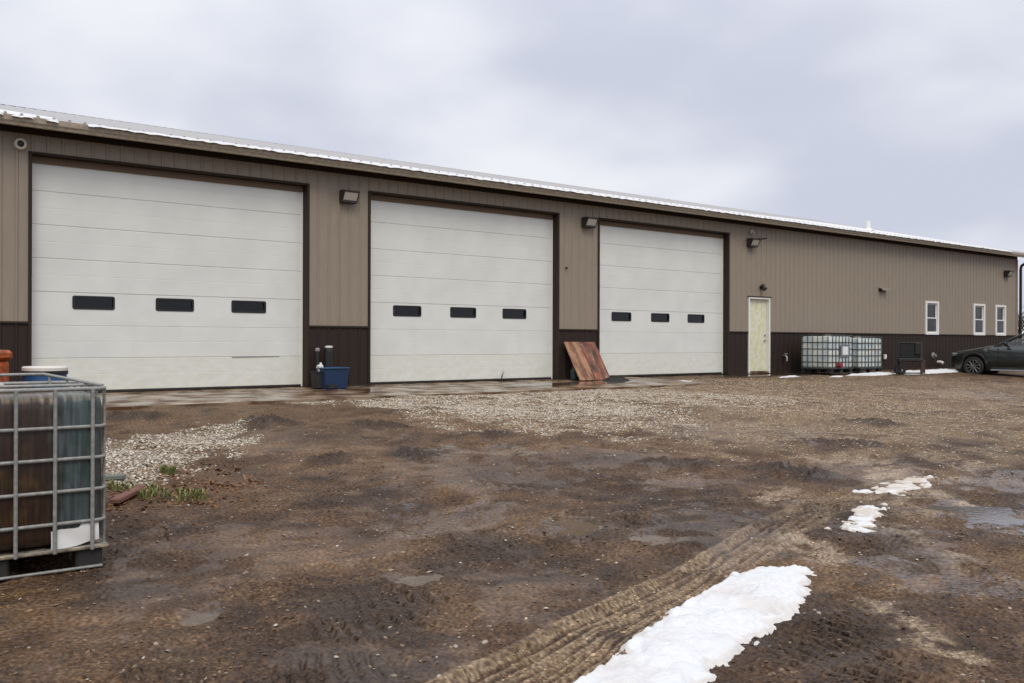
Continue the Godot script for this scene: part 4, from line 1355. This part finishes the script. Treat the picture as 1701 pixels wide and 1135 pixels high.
func make_totes() -> void:
	M.tote_lid = mat(lin(0.55, 0.48, 0.38), 0.5)
	M.galv_blue = mat(lin(0.18, 0.20, 0.215), 0.45, 0.3)
	M.paper = mat(lin(0.72, 0.73, 0.76), 0.6)
	M.red = mat(lin(0.22, 0.03, 0.045), 0.45)
	var oil := mat(Color.WHITE, 0.3)
	oil.albedo_texture = stain_tex()
	# object-axes triplanar: one tile spans the bottle
	oil.uv1_triplanar = true
	oil.uv1_scale = Vector3(1.0 / 1.2, 1.0 / 1.2, 1.0 / 1.2)
	oil.uv1_offset = Vector3(0.5, -0.9, 0.5)
	var deck := mat(lin(0.36, 0.30, 0.21), 0.6)
	deck.albedo_texture = grey_tex(256, 63, 0.03, 4, 0.5, 1.0, 2.0)
	tri(deck, Vector3(1.5, 1.5, 1.5))
	var T := make_tote(Vector3(0.805, -0.495, 9.96), 0.0, "caged tote with dark oily contents at the left edge of the yard", "", oil, M.galv, deck, [0.135, 0.295, 0.487, 0.68, 0.87, 1.10], 0, false)
	# bent rail on its top right corner
	var st := begin()
	tube(st, [Vector3(-0.5, 1.16, -0.30), Vector3(0.30, 1.17, -0.24), Vector3(0.38, 1.17, -0.22), Vector3(0.60, 1.115, 0.40)], 0.011, 6)
	for q in [[0.40, 1.165, -0.17], [0.47, 1.15, 0.02], [0.54, 1.132, 0.22]]: tube(st, [Vector3(q[0], q[1], q[2]), Vector3(q[0] + 0.01, 1.09, q[2] + 0.01)], 0.008, 6)
	put("bent_rail", done(st), M.galv, T)
	# white scrap behind the bars
	var sheet := begin()
	var cols := 14
	sheet.set_smooth_group(0)
	var P := func(i: int, j: int, o: float) -> Vector3:
		var u := float(i) / cols
		var v := float(j) / 6.0
		var yy := -0.362 + 0.04 * u + (0.118 - 0.02 * u + 0.022 * smoothstep(0.58, 0.64, u)) * v + 0.004 * sin(u * 9.0)
		return Vector3(1.10 + 0.265 * u, yy, 10.455 + 0.004 * sin(u * 7.0 + v * 4.0) + o - 0.004 * v * v)
	for i in cols:
		for j in 6:
			for o in [0.0, -0.006]:
				var q := [P.call(i, j, o), P.call(i + 1, j, o), P.call(i + 1, j + 1, o), P.call(i, j + 1, o)]
				for k in ([0, 2, 1, 0, 3, 2] if o == 0.0 else [0, 1, 2, 0, 2, 3]): sheet.add_vertex(q[k])
	tag(put("plastic_sheet", done(sheet), mat(lin(0.70, 0.70, 0.69), 0.4)), "white plastic scrap caught inside the cage at the foot of the dark tote", "plastic sheet")
	var milk := mat(lin(0.74, 0.76, 0.73), 0.35)
	milk.albedo_texture = tex(512, 64, 0.006, 4, Color(0.80, 0.86, 0.90), Color(1, 1, 0.97), 1.8)
	tri(milk, Vector3(0.6, 0.9, 0.6), false)
	var dk := mat(lin(0.07, 0.075, 0.075), 0.5, 0.3)
	make_tote(Vector3(23.5, 0.0, 0.98), 0.03, "white caged tote with label plate and red valve, left of the pair by the wall", "white totes by the wall", milk, dk, M.rubber, [0.15, 0.33, 0.52, 0.71, 0.90, 1.10], 1, true, 7, 6)
	make_tote(Vector3(25.27, -0.02, 0.86), -0.02, "bluish white caged tote, right of the pair by the wall", "white totes by the wall", milk, dk, M.rubber, [0.15, 0.33, 0.52, 0.71, 0.90, 1.08], 0, false, 7, 6)

# ------------------------------------------------------------------ small objects near the doors
func make_props() -> void:
	# orange box and blue drum behind the dark tote
	var orange := mat(lin(0.42, 0.085, 0.012), 0.5)
	orange.albedo_texture = grey_tex(256, 71, 0.03, 4, 0.65, 1.0, 2.0)
	tri(orange, Vector3(1.2, 1.2, 1.2))
	var gy := ground_h(1.3, 5.0)
	var O := thing("orange_bin", "orange bin with overhanging lid at the left edge behind the dark tote", "bin", Vector3(1.23, gy, 5.0))
	var st := begin()
	cbox(st, Vector3(0, 0.46, 0), Vector3(0.80, 0.84, 0.7), 0.03)
	put("body", done(st), orange, O)
	st = begin()
	cbox(st, Vector3(0, 0.935, 0), Vector3(0.86, 0.11, 0.76), 0.03)
	put("lid", done(st), orange, O)
	for x in [-0.3, 0.3]:
		st = begin()
		cbox(st, Vector3(x, 0.02, 0), Vector3(0.1, 0.06, 0.66), 0.008)
		put("foot", done(st), M.rubber, O)
	gy = ground_h(2.04, 5.0)
	var Dm := thing("blue_drum", "blue plastic drum with white lid behind the dark tote", "drum", Vector3(2.04, gy, 5.0))
	Dm.scale = Vector3(1.0, 1.07, 1.0)
	var blue := mat(lin(0.018, 0.075, 0.20), 0.4)
	st = begin()
	var hgt := 0.80
	lathe(st, [Vector2(0, 0), Vector2(0.20, 0), Vector2(0.225, 0.03), Vector2(0.23, 0.25), Vector2(0.24, 0.27), Vector2(0.23, 0.29), Vector2(0.23, 0.52), Vector2(0.24, 0.54), Vector2(0.23, 0.56), Vector2(0.225, 0.70), Vector2(0.20, 0.74), Vector2(0, 0.74)], 32)
	put("body", done(st), blue, Dm)
	st = begin()
	lathe(st, [Vector2(0.205, 0.70), Vector2(0.238, 0.705), Vector2(0.24, 0.74), Vector2(0.236, 0.745)], 32)
	put("band", done(st), M.black, Dm)
	st = begin()
	lathe(st, [Vector2(0.236, 0.742), Vector2(0.238, 0.775), Vector2(0.225, 0.79), Vector2(0.0, 0.795)], 32)
	put("lid", done(st), mat(lin(0.68, 0.65, 0.60), 0.45), Dm)

	# blue tub, black canister, grey capped pipe and white jug by the pier between the doors
	var Tb := thing("blue_tub", "blue plastic tub at the wall between the left and middle doors", "tub", Vector3(7.84, -0.02, 0.52), 0.05)
	st = begin()
	tub_shape(st, 0.52, 0.40, 0.40, 0.035)
	var tubm := mat(lin(0.007, 0.030, 0.085), 0.5)
	put("body", done(st), tubm, Tb)
	st = begin()
	tube(st, ring_path(0.54, 0.42, 0.06, 0.402), 0.014, 6, false, true)
	put("rim", done(st), mat(lin(0.02, 0.075, 0.15), 0.4), Tb)
	var K := thing("black_canister", "tall black canister with white cap standing behind the blue tub", "canister", Vector3(7.91, 0.0, 0.20))
	st = begin()
	lathe(st, [Vector2(0, 0), Vector2(0.085, 0), Vector2(0.09, 0.02), Vector2(0.09, 0.70), Vector2(0.08, 0.76), Vector2(0, 0.77)], 20)
	put("body", done(st), M.black, K)
	st = begin()
	lathe(st, [Vector2(0.06, 0.765), Vector2(0.075, 0.77), Vector2(0.075, 0.805), Vector2(0.0, 0.81)], 20)
	put("cap", done(st), M.vinyl, K)
	K = thing("black_pipe", "thin black standpipe with grey cap left of the black canister", "pipe", Vector3(7.70, 0.0, 0.14))
	st = begin()
	tube(st, [Vector3(0, 0, 0), Vector3(0, 0.72, 0)], 0.035, 12)
	put("pipe", done(st), M.rubber, K)
	st = begin()
	lathe(st, [Vector2(0.045, 0.70), Vector2(0.05, 0.74), Vector2(0.03, 0.765), Vector2(0, 0.77)], 14)
	put("cap", done(st), M.galv, K)
	K = thing("black_crate", "low black plastic box on the concrete left of the blue tub", "box", Vector3(7.60, 0.0, 0.42))
	st = begin()
	tub_shape(st, 0.22, 0.30, 0.30, 0.015)
	put("body", done(st), M.rubber, K)
	st = begin()
	cbox(st, Vector3(0, 0.305, 0), Vector3(0.235, 0.02, 0.315), 0.006)
	put("lid", done(st), M.rubber, K)
	K = thing("white_jug", "white plastic jug standing on the black box left of the blue tub", "jug", Vector3(7.62, 0.315, 0.45))
	st = begin()
	lathe(st, [Vector2(0, 0), Vector2(0.05, 0), Vector2(0.055, 0.015), Vector2(0.055, 0.10), Vector2(0.03, 0.14), Vector2(0.02, 0.15), Vector2(0, 0.152)], 16)
	put("body", done(st), mat(lin(0.62, 0.65, 0.68), 0.4), K)
	st = begin()
	lathe(st, [Vector2(0.022, 0.148), Vector2(0.022, 0.172), Vector2(0, 0.174)], 12)
	put("cap", done(st), M.vinyl, K)
	st = begin()
	tube(st, [Vector3(-0.05, 0.05, 0), Vector3(-0.08, 0.08, 0), Vector3(-0.07, 0.115, 0), Vector3(-0.03, 0.125, 0)], 0.009, 6)
	put("handle", done(st), M.vinyl, K)
	K = thing("hose_coil", "small coil of dark hose at the foot of the wall right of the left door", "hose", Vector3(7.72, -0.01, 0.72))
	st = begin()
	var cp := []
	for i in 90:
		var a := TAU * i / 30.0
		cp.append(Vector3(cos(a) * (0.09 + 0.006 * sin(i * 0.7)), 0.02 + i * 0.0007, sin(a) * 0.09))
	tube(st, cp, 0.014, 6)
	put("coil", done(st), M.rubber, K)

	# two rusty boards leaning on the wall between the middle and right doors
	board(14.30, 0.47, Color(0.37, 0.185, 0.095), Color(0.15, 0.062, 0.03), 72, "left of two leaning rust-stained boards, the lighter orange one")
	board(14.80, 0.50, Color(0.24, 0.075, 0.036), Color(0.05, 0.022, 0.015), 73, "right of two leaning rust-stained boards, the darker red one")
	K = thing("rubber_mat", "crumpled black rubber scrap at the foot of the red board", "rubber scrap", Vector3(15.05, -0.03, 0.86))
	st = begin()
	st.set_smooth_group(0)
	var rn := noise(74, 2.6, 3)
	for j in 12:
		for i in 16:
			for q in [[0, 0], [1, 0], [1, 1], [0, 0], [1, 1], [0, 1]]:
				var u: float = (i + q[0]) / 16.0
				var v: float = (j + q[1]) / 12.0
				var e := sin(PI * u) * sin(PI * v)
				st.add_vertex(Vector3((u - 0.5) * 0.75, 0.13 * pow(e, 0.6) * (0.7 + 0.9 * rn.get_noise_2d(u * 2.0, v * 2.0)) - 0.004, (v - 0.5) * 0.36))
	put("sheet", done(st), M.rubber, K)
	K = thing("green_jug", "dark green jug with red cap in the gap left of the leaning boards", "jug", Vector3(13.98 + 0.22, 0.0, 0.32))
	st = begin()
	lathe(st, [Vector2(0, 0), Vector2(0.09, 0), Vector2(0.10, 0.02), Vector2(0.10, 0.2), Vector2(0.05, 0.29), Vector2(0.03, 0.31), Vector2(0, 0.31)], 18)
	put("body", done(st), mat(lin(0.008, 0.035, 0.026), 0.4), K)
	st = begin()
	lathe(st, [Vector2(0.038, 0.305), Vector2(0.038, 0.345), Vector2(0, 0.35)], 14)
	put("cap", done(st), M.red, K)
	# weed at the foot of the middle door
	K = thing("dead_weed", "dry weed stalk growing at the foot of the middle overhead door", "weed", Vector3(12.35, 0.0, -0.10))
	st = begin()
	for i in 5:
		var b := Vector3(rng.randf_range(-0.06, 0.06), rng.randf_range(0.10, 0.26), rng.randf_range(0.0, 0.06))
		tube(st, [Vector3(0, -0.01, 0), b * 0.5 + Vector3(0, 0.02, 0), b], [0.006, 0.004, 0.002], 5)
	put("stalk", done(st), mat(lin(0.07, 0.045, 0.02), 0.8), K)
	# two pieces of scrap wood by the dark tote
	for q in [[2.02, 8.62, 0.55, 0.9, "reddish broken stick lying on the leaves right of the dark tote", Color(0.16, 0.07, 0.05)], [1.98, 7.85, 0.40, -0.5, "grey-green plank end lying behind the weeds right of the dark tote", Color(0.13, 0.15, 0.13)]]:
		var y := ground_h(q[0], q[1])
		K = thing("scrap_wood", q[4], "scrap wood", Vector3(q[0], y + 0.03, q[1]), q[3])
		st = begin()
		cbox(st, Vector3.ZERO, Vector3(q[2], 0.045, 0.08), 0.01, Basis(Vector3(0, 0, 1), 0.05))
		put("piece", done(st), mat(lin(q[5].r, q[5].g, q[5].b), 0.8), K)

func tub_shape(st: SurfaceTool, w: float, d: float, h: float, taper: float) -> void:
	var lv := [[0.0, 0.0], [0.0, 1.0], [0.03, 1.02], [h, 1.0], [h, 0.94], [0.05, 0.90], [0.05, 0.0]]
	var loops := []
	for i in lv.size():
		var t: float = lv[i][0] / h
		var s: float = lv[i][1]
		var ww := (w - taper * 2.0 * (1.0 - t)) * s
		var dd := (d - taper * 2.0 * (1.0 - t)) * s
		var lp := []
		for p in round_rect(maxf(ww, 0.002), maxf(dd, 0.002), minf(0.05, maxf(ww, 0.002) * 0.2), 4): lp.append(Vector3(p.x, lv[i][0], p.y))
		loops.append(lp)
	for i in loops.size() - 1:
		st.set_smooth_group(i + 1)
		var n: int = loops[i].size()
		for k in n:
			var a: Vector3 = loops[i][k]
			var b: Vector3 = loops[i][(k + 1) % n]
			var c: Vector3 = loops[i + 1][(k + 1) % n]
			var e: Vector3 = loops[i + 1][k]
			for v in [a, c, b, a, e, c]: st.add_vertex(v)

func board(x: float, w: float, lo: Color, hi: Color, seed_: int, label: String) -> void:
	var n := 256
	var im := Image.create(n, n, false, Image.FORMAT_RGB8)
	var a := noise(seed_, 0.02, 4)
	var b := noise(seed_ + 100, 0.012, 3)
	for yy in n:
		for xx in n:
			var g := a.get_noise_2d(xx * 2.4, yy * 0.25)
			var s := b.get_noise_2d(xx, yy * 0.6)
			var c := lo.lerp(hi, clampf(0.38 + g * 0.28 + s * 2.4, 0, 1))
			c = c.lerp(Color(0.42, 0.30, 0.20), clampf(a.get_noise_2d(xx * 0.9 + 400.0, yy * 0.7) * 2.2 - 0.45, 0, 0.7))
			im.set_pixel(xx, yy, c.linear_to_srgb())
	var m := mat(Color.WHITE, 0.55)
	m.albedo_texture = ImageTexture.create_from_image(im)
	tri(m, Vector3(1.3, 1.0, 1.3), false)
	var K := thing("leaning_board", label, "board", Vector3(x, -0.025, 0.68), 0.0, "boards leaning on the wall")
	var st := begin()
	var tilt := atan2(0.58, 0.90)
	var bs := Basis(Vector3.RIGHT, -tilt)
	cbox(st, bs * Vector3(0, 0.54, 0) + Vector3(0, 0.012, 0), Vector3(w, 1.07, 0.028), 0.004, bs)
	put("panel", done(st), m, K)
	st = begin()
	cbox(st, bs * Vector3(0, 0.55, -0.035) + Vector3(0, 0.012, 0), Vector3(0.07, 0.96, 0.036), 0.003, bs)
	put("batten", done(st), m, K)

func make_stand() -> void:
	# black steel stand with a mesh panel, near the white totes
	var y := ground_h(26.15, 2.1)
	var S := thing("steel_stand", "black steel stand with mesh panel and wheels right of the white totes", "stand", Vector3(26.15, y, 2.1), -0.95)
	var rust := mat(lin(0.055, 0.032, 0.022), 0.6)
	var st := begin()
	for z in [-0.16, 0.16]:
		tube(st, [Vector3(-0.34, 0.06, z), Vector3(0.36, 0.06, z)], 0.022, 8)
	for x in [-0.34, 0.36]: tube(st, [Vector3(x, 0.06, -0.16), Vector3(x, 0.06, 0.16)], 0.022, 8)
	put("base_frame", done(st), M.galv, S)
	for x in [-0.34, 0.30]:
		st = begin()
		cbox(st, Vector3(x, 0.52, 0), Vector3(0.06, 0.94, 0.06), 0.006)
		put("post", done(st), M.black if x < 0 else rust, S)
	st = begin()
	cbox(st, Vector3(0.34, 0.25, 0.02), Vector3(0.12, 0.40, 0.14), 0.015)
	put("motor_box", done(st), rust, S)
	st = begin()
	for yy in [0.48, 0.98]: tube(st, [Vector3(-0.34, yy, 0.0), Vector3(0.30, yy, 0.0)], 0.016, 6)
	put("rail", done(st), M.black, S)
	for i in 9:
		st = begin()
		var x := -0.27 + i * 0.063
		tube(st, [Vector3(x, 0.48, 0.006), Vector3(x, 0.98, 0.006)], 0.006, 5)
		put("mesh_wire", done(st), M.black, S)
	for i in 7:
		st = begin()
		var yy := 0.54 + i * 0.063
		tube(st, [Vector3(-0.33, yy, -0.006), Vector3(0.29, yy, -0.006)], 0.006, 5)
		put("mesh_wire", done(st), M.black, S)
	st = begin()
	cbox(st, Vector3(-0.03, 0.74, -0.028), Vector3(0.60, 0.46, 0.03), 0.006)
	put("back_panel", done(st), mat(lin(0.020, 0.022, 0.021), 0.5), S)
	st = begin()
	cbox(st, Vector3(-0.02, 0.46, 0.12), Vector3(0.68, 0.09, 0.36), 0.015)
	put("seat_plate", done(st), M.black, S)
	for x in [-0.31, 0.27]:
		st = begin()
		tube(st, [Vector3(x, 0.44, 0.26), Vector3(x, 0.06, 0.26)], 0.038, 8)
		put("leg", done(st), M.black if x < 0 else rust, S)
	st = begin()
	cbox(st, Vector3(0.19, 0.80, 0.02), Vector3(0.14, 0.34, 0.05), 0.01)
	put("control_box", done(st), M.black, S)
	for z in [-0.2, 0.2]:
		st = begin()
		lathe(st, [Vector2(0, -0.03), Vector2(0.08, -0.03), Vector2(0.14, -0.028), Vector2(0.15, 0.0), Vector2(0.14, 0.028), Vector2(0.08, 0.03), Vector2(0, 0.03)], 20, Transform3D(Basis(Vector3.RIGHT, PI / 2), Vector3(-0.30, 0.15, z)))
		var Wh := put("wheel", done(st), M.rubber, S)
		st = begin()
		tube(st, [Vector3(-0.30, 0.15, z - 0.036), Vector3(-0.30, 0.15, z + 0.036)], 0.05, 12)
		put("hub", done(st), M.vinyl, Wh)

# ------------------------------------------------------------------ car
func make_car() -> void:
	# local axes: nose at -z, left side at -x; ground at y = 0
	var cx := 32.1
	var cz := 3.02
	var C := thing("parked_car", "dark grey sedan parked nose to the wall at the right edge", "car", Vector3(cx, ground_h(cx, cz) + 0.0, cz), 0.12)
	var paint := mat(lin(0.035, 0.042, 0.042), 0.32, 0.45)
	paint.clearcoat_enabled = true
	paint.clearcoat = 0.8
	paint.clearcoat_roughness = 0.06
	var wheels := [-1.50, 1.38]
	var zs := []
	var z := -2.30
	while z <= 2.301:
		zs.append(z)
		z += 0.0575
	var W := func(t: float) -> float:
		var e := absf(t) / 2.32
		return 0.91 * (1.0 - 0.30 * pow(e, 6.0)) - 0.03 * maxf(-t - 1.2, 0.0)
	var top := func(t: float) -> float:
		if t < -2.1: return lerpf(0.66, 0.84, smoothstep(-2.32, -2.1, t))
		if t < -0.85: return lerpf(0.84, 1.03, smoothstep(-2.25, -0.75, t))
		if t < 1.5: return 1.03
		return lerpf(1.03, 0.90, smoothstep(1.5, 2.3, t))
	var low := func(t: float) -> float:
		var b := 0.20 + 0.10 * smoothstep(-1.9, -2.3, t) + 0.14 * smoothstep(1.9, 2.3, t)
		for w in wheels:
			var dd := absf(t - w)
			if dd < 0.385: b = maxf(b, 0.33 + sqrt(0.385 * 0.385 - dd * dd))
		return b
	var secs := []
	for t in zs:
		var w: float = W.call(t)
		var y0: float = low.call(t)
		var y1: float = top.call(t)
		var mid := maxf(lerpf(y0, y1, 0.45), y0 + 0.01)
		var a := []
		a.append(Vector3(-w * 0.55, minf(y0, 0.3) if y0 < 0.32 else y0, t))
		a.append(Vector3(-w * 0.96, y0, t))
		a.append(Vector3(-w, mid, t))
		a.append(Vector3(-w * 0.985, lerpf(mid, y1, 0.6), t))
		a.append(Vector3(-w * 0.94, y1 - 0.03, t))
		a.append(Vector3(-w * 0.80, y1, t))
		a.append(Vector3(-w * 0.35, y1 + 0.03, t))
		var full := a.duplicate()
		for i in range(a.size() - 1, -1, -1): full.append(Vector3(-a[i].x, a[i].y, t))
		secs.append(full)
	var st := begin()
	st.set_smooth_group(0)
	for i in secs.size() - 1:
		var n: int = secs[i].size()
		for k in n:
			var l := (k + 1) % n
			for v in [secs[i][k], secs[i + 1][l], secs[i + 1][k], secs[i][k], secs[i][l], secs[i + 1][l]]: st.add_vertex(v)
	poly(st, secs[0], Vector3(0, 0.5, 0))
	poly(st, secs[secs.size() - 1], Vector3(0, 0.5, 0))
	put("body", done(st), paint, C)
	# cabin glass
	st = begin()
	st.set_smooth_group(0)
	var cab := [[-0.85, 1.02, 0.78, 0.78], [-0.55, 1.20, 0.75, 0.72], [-0.10, 1.42, 0.70, 0.62], [0.30, 1.50, 0.68, 0.57], [0.90, 1.49, 0.68, 0.57], [1.35, 1.38, 0.70, 0.60], [1.75, 1.12, 0.74, 0.70], [1.9, 1.02, 0.76, 0.75]]
	var cs := []
	for c in cab:
		cs.append([Vector3(-0.84, 1.0, c[0]), Vector3(-c[3] - 0.05, c[1] - 0.03, c[0]), Vector3(-c[3] * 0.8, c[1], c[0]), Vector3(c[3] * 0.8, c[1], c[0]), Vector3(c[3] + 0.05, c[1] - 0.03, c[0]), Vector3(0.84, 1.0, c[0])])
	for i in cs.size() - 1:
		for k in 5:
			for v in [cs[i][k], cs[i + 1][k + 1], cs[i + 1][k], cs[i][k], cs[i][k + 1], cs[i + 1][k + 1]]: st.add_vertex(v)
	var gl := mat(Color(0.10, 0.13, 0.13, 0.45), 0.04)
	gl.transparency = BaseMaterial3D.TRANSPARENCY_ALPHA
	put("window_glass", done(st), gl, C)
	st = begin()
	st.set_smooth_group(0)
	for i in range(2, 5):
		var a: Array = cs[i]
		var b: Array = cs[i + 1]
		var up := Vector3(0, 0.012, 0)
		for k in range(1, 4):
			for v in [a[k] + up, b[k + 1] + up, b[k] + up, a[k] + up, a[k + 1] + up, b[k + 1] + up]: st.add_vertex(v)
	put("roof", done(st), paint, C)
	for s in [-1.0, 1.0]:
		st = begin()
		var e: Array = []
		for c in cab: e.append(Vector3(s * (c[3] + 0.052), c[1] - 0.022, c[0]))
		tube(st, e, 0.035, 6)
		put("pillar", done(st), paint, C)
		st = begin()
		tube(st, [Vector3(s * 0.83, 0.95, 0.52), Vector3(s * 0.63, 1.47, 0.55)], 0.04, 6)
		put("pillar", done(st), M.black, C)
		# mirror
		st = begin()
		var xf := Transform3D(Basis(Vector3(0.11, 0, 0), Vector3(0, 0.075, 0), Vector3(0, 0, 0.07)), Vector3(s * 1.0, 1.09, -0.45))
		lathe(st, [Vector2(0, -1), Vector2(0.7, -0.75), Vector2(1, -0.1), Vector2(0.95, 0.5), Vector2(0.5, 0.95), Vector2(0, 1)], 16, xf)
		tube(st, [Vector3(s * 0.82, 1.0, -0.42), Vector3(s * 0.95, 1.06, -0.45)], 0.025, 6)
		put("mirror", done(st), M.black, C)
		# door seams and handles
		st = begin()
		for q in [-0.72, 0.50]:
			box_between(st, Vector3(s * 0.885, 0.30, q - 0.004), Vector3(s * 0.917, 0.99, q + 0.004))
		put("door_seam", done(st), M.black, C)
		for q in [0.28, 1.25]:
			st = begin()
			cbox(st, Vector3(s * 0.915, 0.83, q), Vector3(0.03, 0.03, 0.18), 0.01)
			put("door_handle", done(st), paint, C)
		st = begin()
		box_between(st, Vector3(s * 0.87, 0.20, -0.95), Vector3(s * 0.925, 0.245, 0.98), 0.01)
		put("sill_trim", done(st), M.steel, C)
		st = begin()
		cbox(st, Vector3(s * 0.66, 0.735, -2.20), Vector3(0.36, 0.11, 0.18), 0.03, Basis(Vector3.UP, -s * 0.45))
		var hl := mat(lin(0.12, 0.13, 0.13), 0.08, 0.2)
		put("headlight", done(st), hl, C)
		st = begin()
		cbox(st, Vector3(s * 0.62, 0.78, 2.26), Vector3(0.34, 0.13, 0.10), 0.03)
		put("tail_light", done(st), M.red, C)
		for w in wheels:
			var wc := Vector3(s * 0.80, 0.325, w)
			var turn := Transform3D(Basis(Vector3(0, 0, 1), -s * PI / 2), wc)
			st = begin()
			lathe(st, [Vector2(0.235, -0.10), Vector2(0.30, -0.10), Vector2(0.325, -0.07), Vector2(0.328, 0.07), Vector2(0.30, 0.10), Vector2(0.235, 0.10), Vector2(0.225, 0.05)], 36, turn)
			var Wh := put("wheel", done(st), M.rubber, C)
			st = begin()
			lathe(st, [Vector2(0.235, 0.095), Vector2(0.222, 0.10), Vector2(0.215, 0.05), Vector2(0.215, -0.02)], 36, turn)
			lathe(st, [Vector2(0.06, 0.085), Vector2(0.0, 0.09)], 16, turn)
			for k in 10:
				var a := TAU * k / 10.0
				var d := Vector3(cos(a), 0, sin(a))
				tube(st, [turn * (d * 0.04 + Vector3(0, 0.075, 0)), turn * (d * 0.22 + Vector3(0, 0.085, 0))], 0.016, 6)
			put("rim", done(st), mat(lin(0.20, 0.20, 0.19), 0.4, 0.6), Wh)
			st = begin()
			lathe(st, [Vector2(0.0, -0.02), Vector2(0.215, -0.02)], 24, turn)
			put("brake_disc", done(st), M.black, Wh)
	st = begin()
	box_between(st, Vector3(-0.66, 0.30, -2.05), Vector3(0.66, 0.80, 2.05))
	put("underbody", done(st), M.black, C)
	st = begin()
	cbox(st, Vector3(0, 0.52, -2.305), Vector3(0.80, 0.16, 0.03), 0.01)
	put("grille", done(st), M.black, C)
	st = begin()
	cbox(st, Vector3(0, 0.33, -2.28), Vector3(1.15, 0.09, 0.06), 0.015)
	put("bumper_intake", done(st), M.black, C)
	for x in [-0.38, 0.38]:
		st = begin()
		cbox(st, Vector3(x, 0.78, 0.35), Vector3(0.46, 0.5, 0.12), 0.05, Basis(Vector3.RIGHT, 0.25))
		cbox(st, Vector3(x, 1.15, 0.47), Vector3(0.24, 0.16, 0.09), 0.04)
		put("seat", done(st), M.rubber, C)

# ------------------------------------------------------------------ distance
func bare_tree(at: Vector3, h: float, label: String, seed_: int) -> void:
	var r2 := RandomNumberGenerator.new()
	r2.seed = seed_
	var T := thing("bare_tree", label, "tree", at, 0.0, "bare trees beyond the building")
	var st := begin()
	tube(st, [Vector3.ZERO, Vector3(0.1, h * 0.3, 0), Vector3(0.0, h * 0.6, 0.1)], [h * 0.025, h * 0.018, h * 0.010], 7)
	put("trunk", done(st), M.bark, T)
	st = begin()
	var tips := []
	for i in 16:
		var y0 := h * r2.randf_range(0.25, 0.6)
		var a := r2.randf() * TAU
		var p1 := Vector3(cos(a) * h * 0.12, y0 + h * 0.14, sin(a) * h * 0.12)
		var p2 := Vector3(cos(a) * h * r2.randf_range(0.15, 0.26), y0 + h * r2.randf_range(0.22, 0.38), sin(a) * h * 0.22)
		tube(st, [Vector3(0, y0, 0), p1, p2], [h * 0.008, h * 0.005, h * 0.002], 5, false)
		for k in 14:
			var d := Vector3(r2.randf_range(-1, 1), r2.randf_range(-0.1, 1), r2.randf_range(-1, 1)).normalized() * h * r2.randf_range(0.06, 0.14)
			var s0 := p1.lerp(p2, r2.randf())
			tube(st, [s0, s0 + d], [h * 0.0025, h * 0.001], 4, false)
	put("crown", done(st), M.bark, T)

func make_distance() -> void:
	M.bark = mat(lin(0.07, 0.062, 0.058), 0.9)
	var k := 0
	for q in [[112.0, -30.0, 7.5], [120.0, -38.0, 9.0], [128.0, -33.0, 8.0], [118.0, -25.0, 7.0], [134.0, -41.0, 9.5]]:
		k += 1
		bare_tree(Vector3(q[0], -1.2, q[1]), q[2], ["bare grey tree on the horizon just right of the downspout", "tallest bare tree on the horizon behind the car roof", "bare tree on the horizon at the right frame edge", "low bare tree on the horizon, foremost of the far trees", "farthest bare tree on the horizon behind the car"][k - 1], 300 + k)

# ------------------------------------------------------------------ sky
func make_sky() -> PanoramaSkyMaterial:
	var w := 1024
	var h := 512
	var im := Image.create(w, h, false, Image.FORMAT_RGBF)
	var a := noise(81, 0.75, 5)
	var b := noise(82, 0.20, 4)
	for y in h:
		var el := PI * (0.5 - (y + 0.5) / h)
		for x in w:
			var az := TAU * (x + 0.5) / w
			var d := Vector3(cos(el) * sin(az), sin(el), cos(el) * cos(az))
			var up := maxf(d.y, 0.0)
			var p := Vector3(d.x, 0, d.z) / (up + 0.22) * 1.1
			var n := a.get_noise_3d(p.x, 3.0, p.z) * 0.75 + b.get_noise_3d(p.x, 9.0, p.z) * 0.55
			var t := smoothstep(-0.34, 0.36, n)
			var c := Color(0.60, 0.635, 0.755).lerp(Color(0.88, 0.895, 0.955), t)
			c = c.lerp(Color(0.60, 0.635, 0.73), 0.3 * (1.0 - smoothstep(0.0, 0.25, up)))
			var k := 0.95 + 0.62 * smoothstep(0.25, 1.0, up)      # an overcast sky is brighter overhead
			if d.y < 0.0:
				c = Color(0.16, 0.135, 0.11)
				k = 1.0
			im.set_pixel(x, y, Color(c.r * k, c.g * k, c.b * k))
	var m := PanoramaSkyMaterial.new()
	m.panorama = ImageTexture.create_from_image(im)
	return m

func _ready() -> void:
	rng.seed = 20240
	# camera, sky, sun, exposure
	var cam := Camera3D.new()
	cam.name = "camera"
	cam.position = Vector3(0, 0.9, D)
	cam.rotation_degrees = Vector3(0, -37.5, 0.15)
	cam.fov = 41.45
	cam.near = 0.1
	cam.far = 4000.0
	add_child(cam)
	cam.current = true
	var env := Environment.new()
	env.background_mode = Environment.BG_SKY
	var sky := Sky.new()
	sky.sky_material = make_sky()
	env.sky = sky
	env.tonemap_mode = Environment.TONE_MAPPER_LINEAR
	env.tonemap_exposure = 1.05
	env.sdfgi_enabled = true
	env.ssao_enabled = true
	env.ssil_enabled = true
	var we := WorldEnvironment.new()
	we.name = "environment"
	we.environment = env
	add_child(we)
	var sun := DirectionalLight3D.new()
	sun.name = "sun"
	sun.light_energy = 0.4
	sun.light_angular_distance = 25.0
	sun.light_color = Color(1.0, 0.96, 0.89)
	sun.shadow_enabled = true
	sun.rotation_degrees = Vector3(-48, -22, 0)
	add_child(sun)
	make_materials()
	make_ground()
	make_building()
	make_fittings()
	make_totes()
	make_props()
	make_stand()
	make_car()
	make_snow()
	make_stones()
	make_litter()
	make_distance()
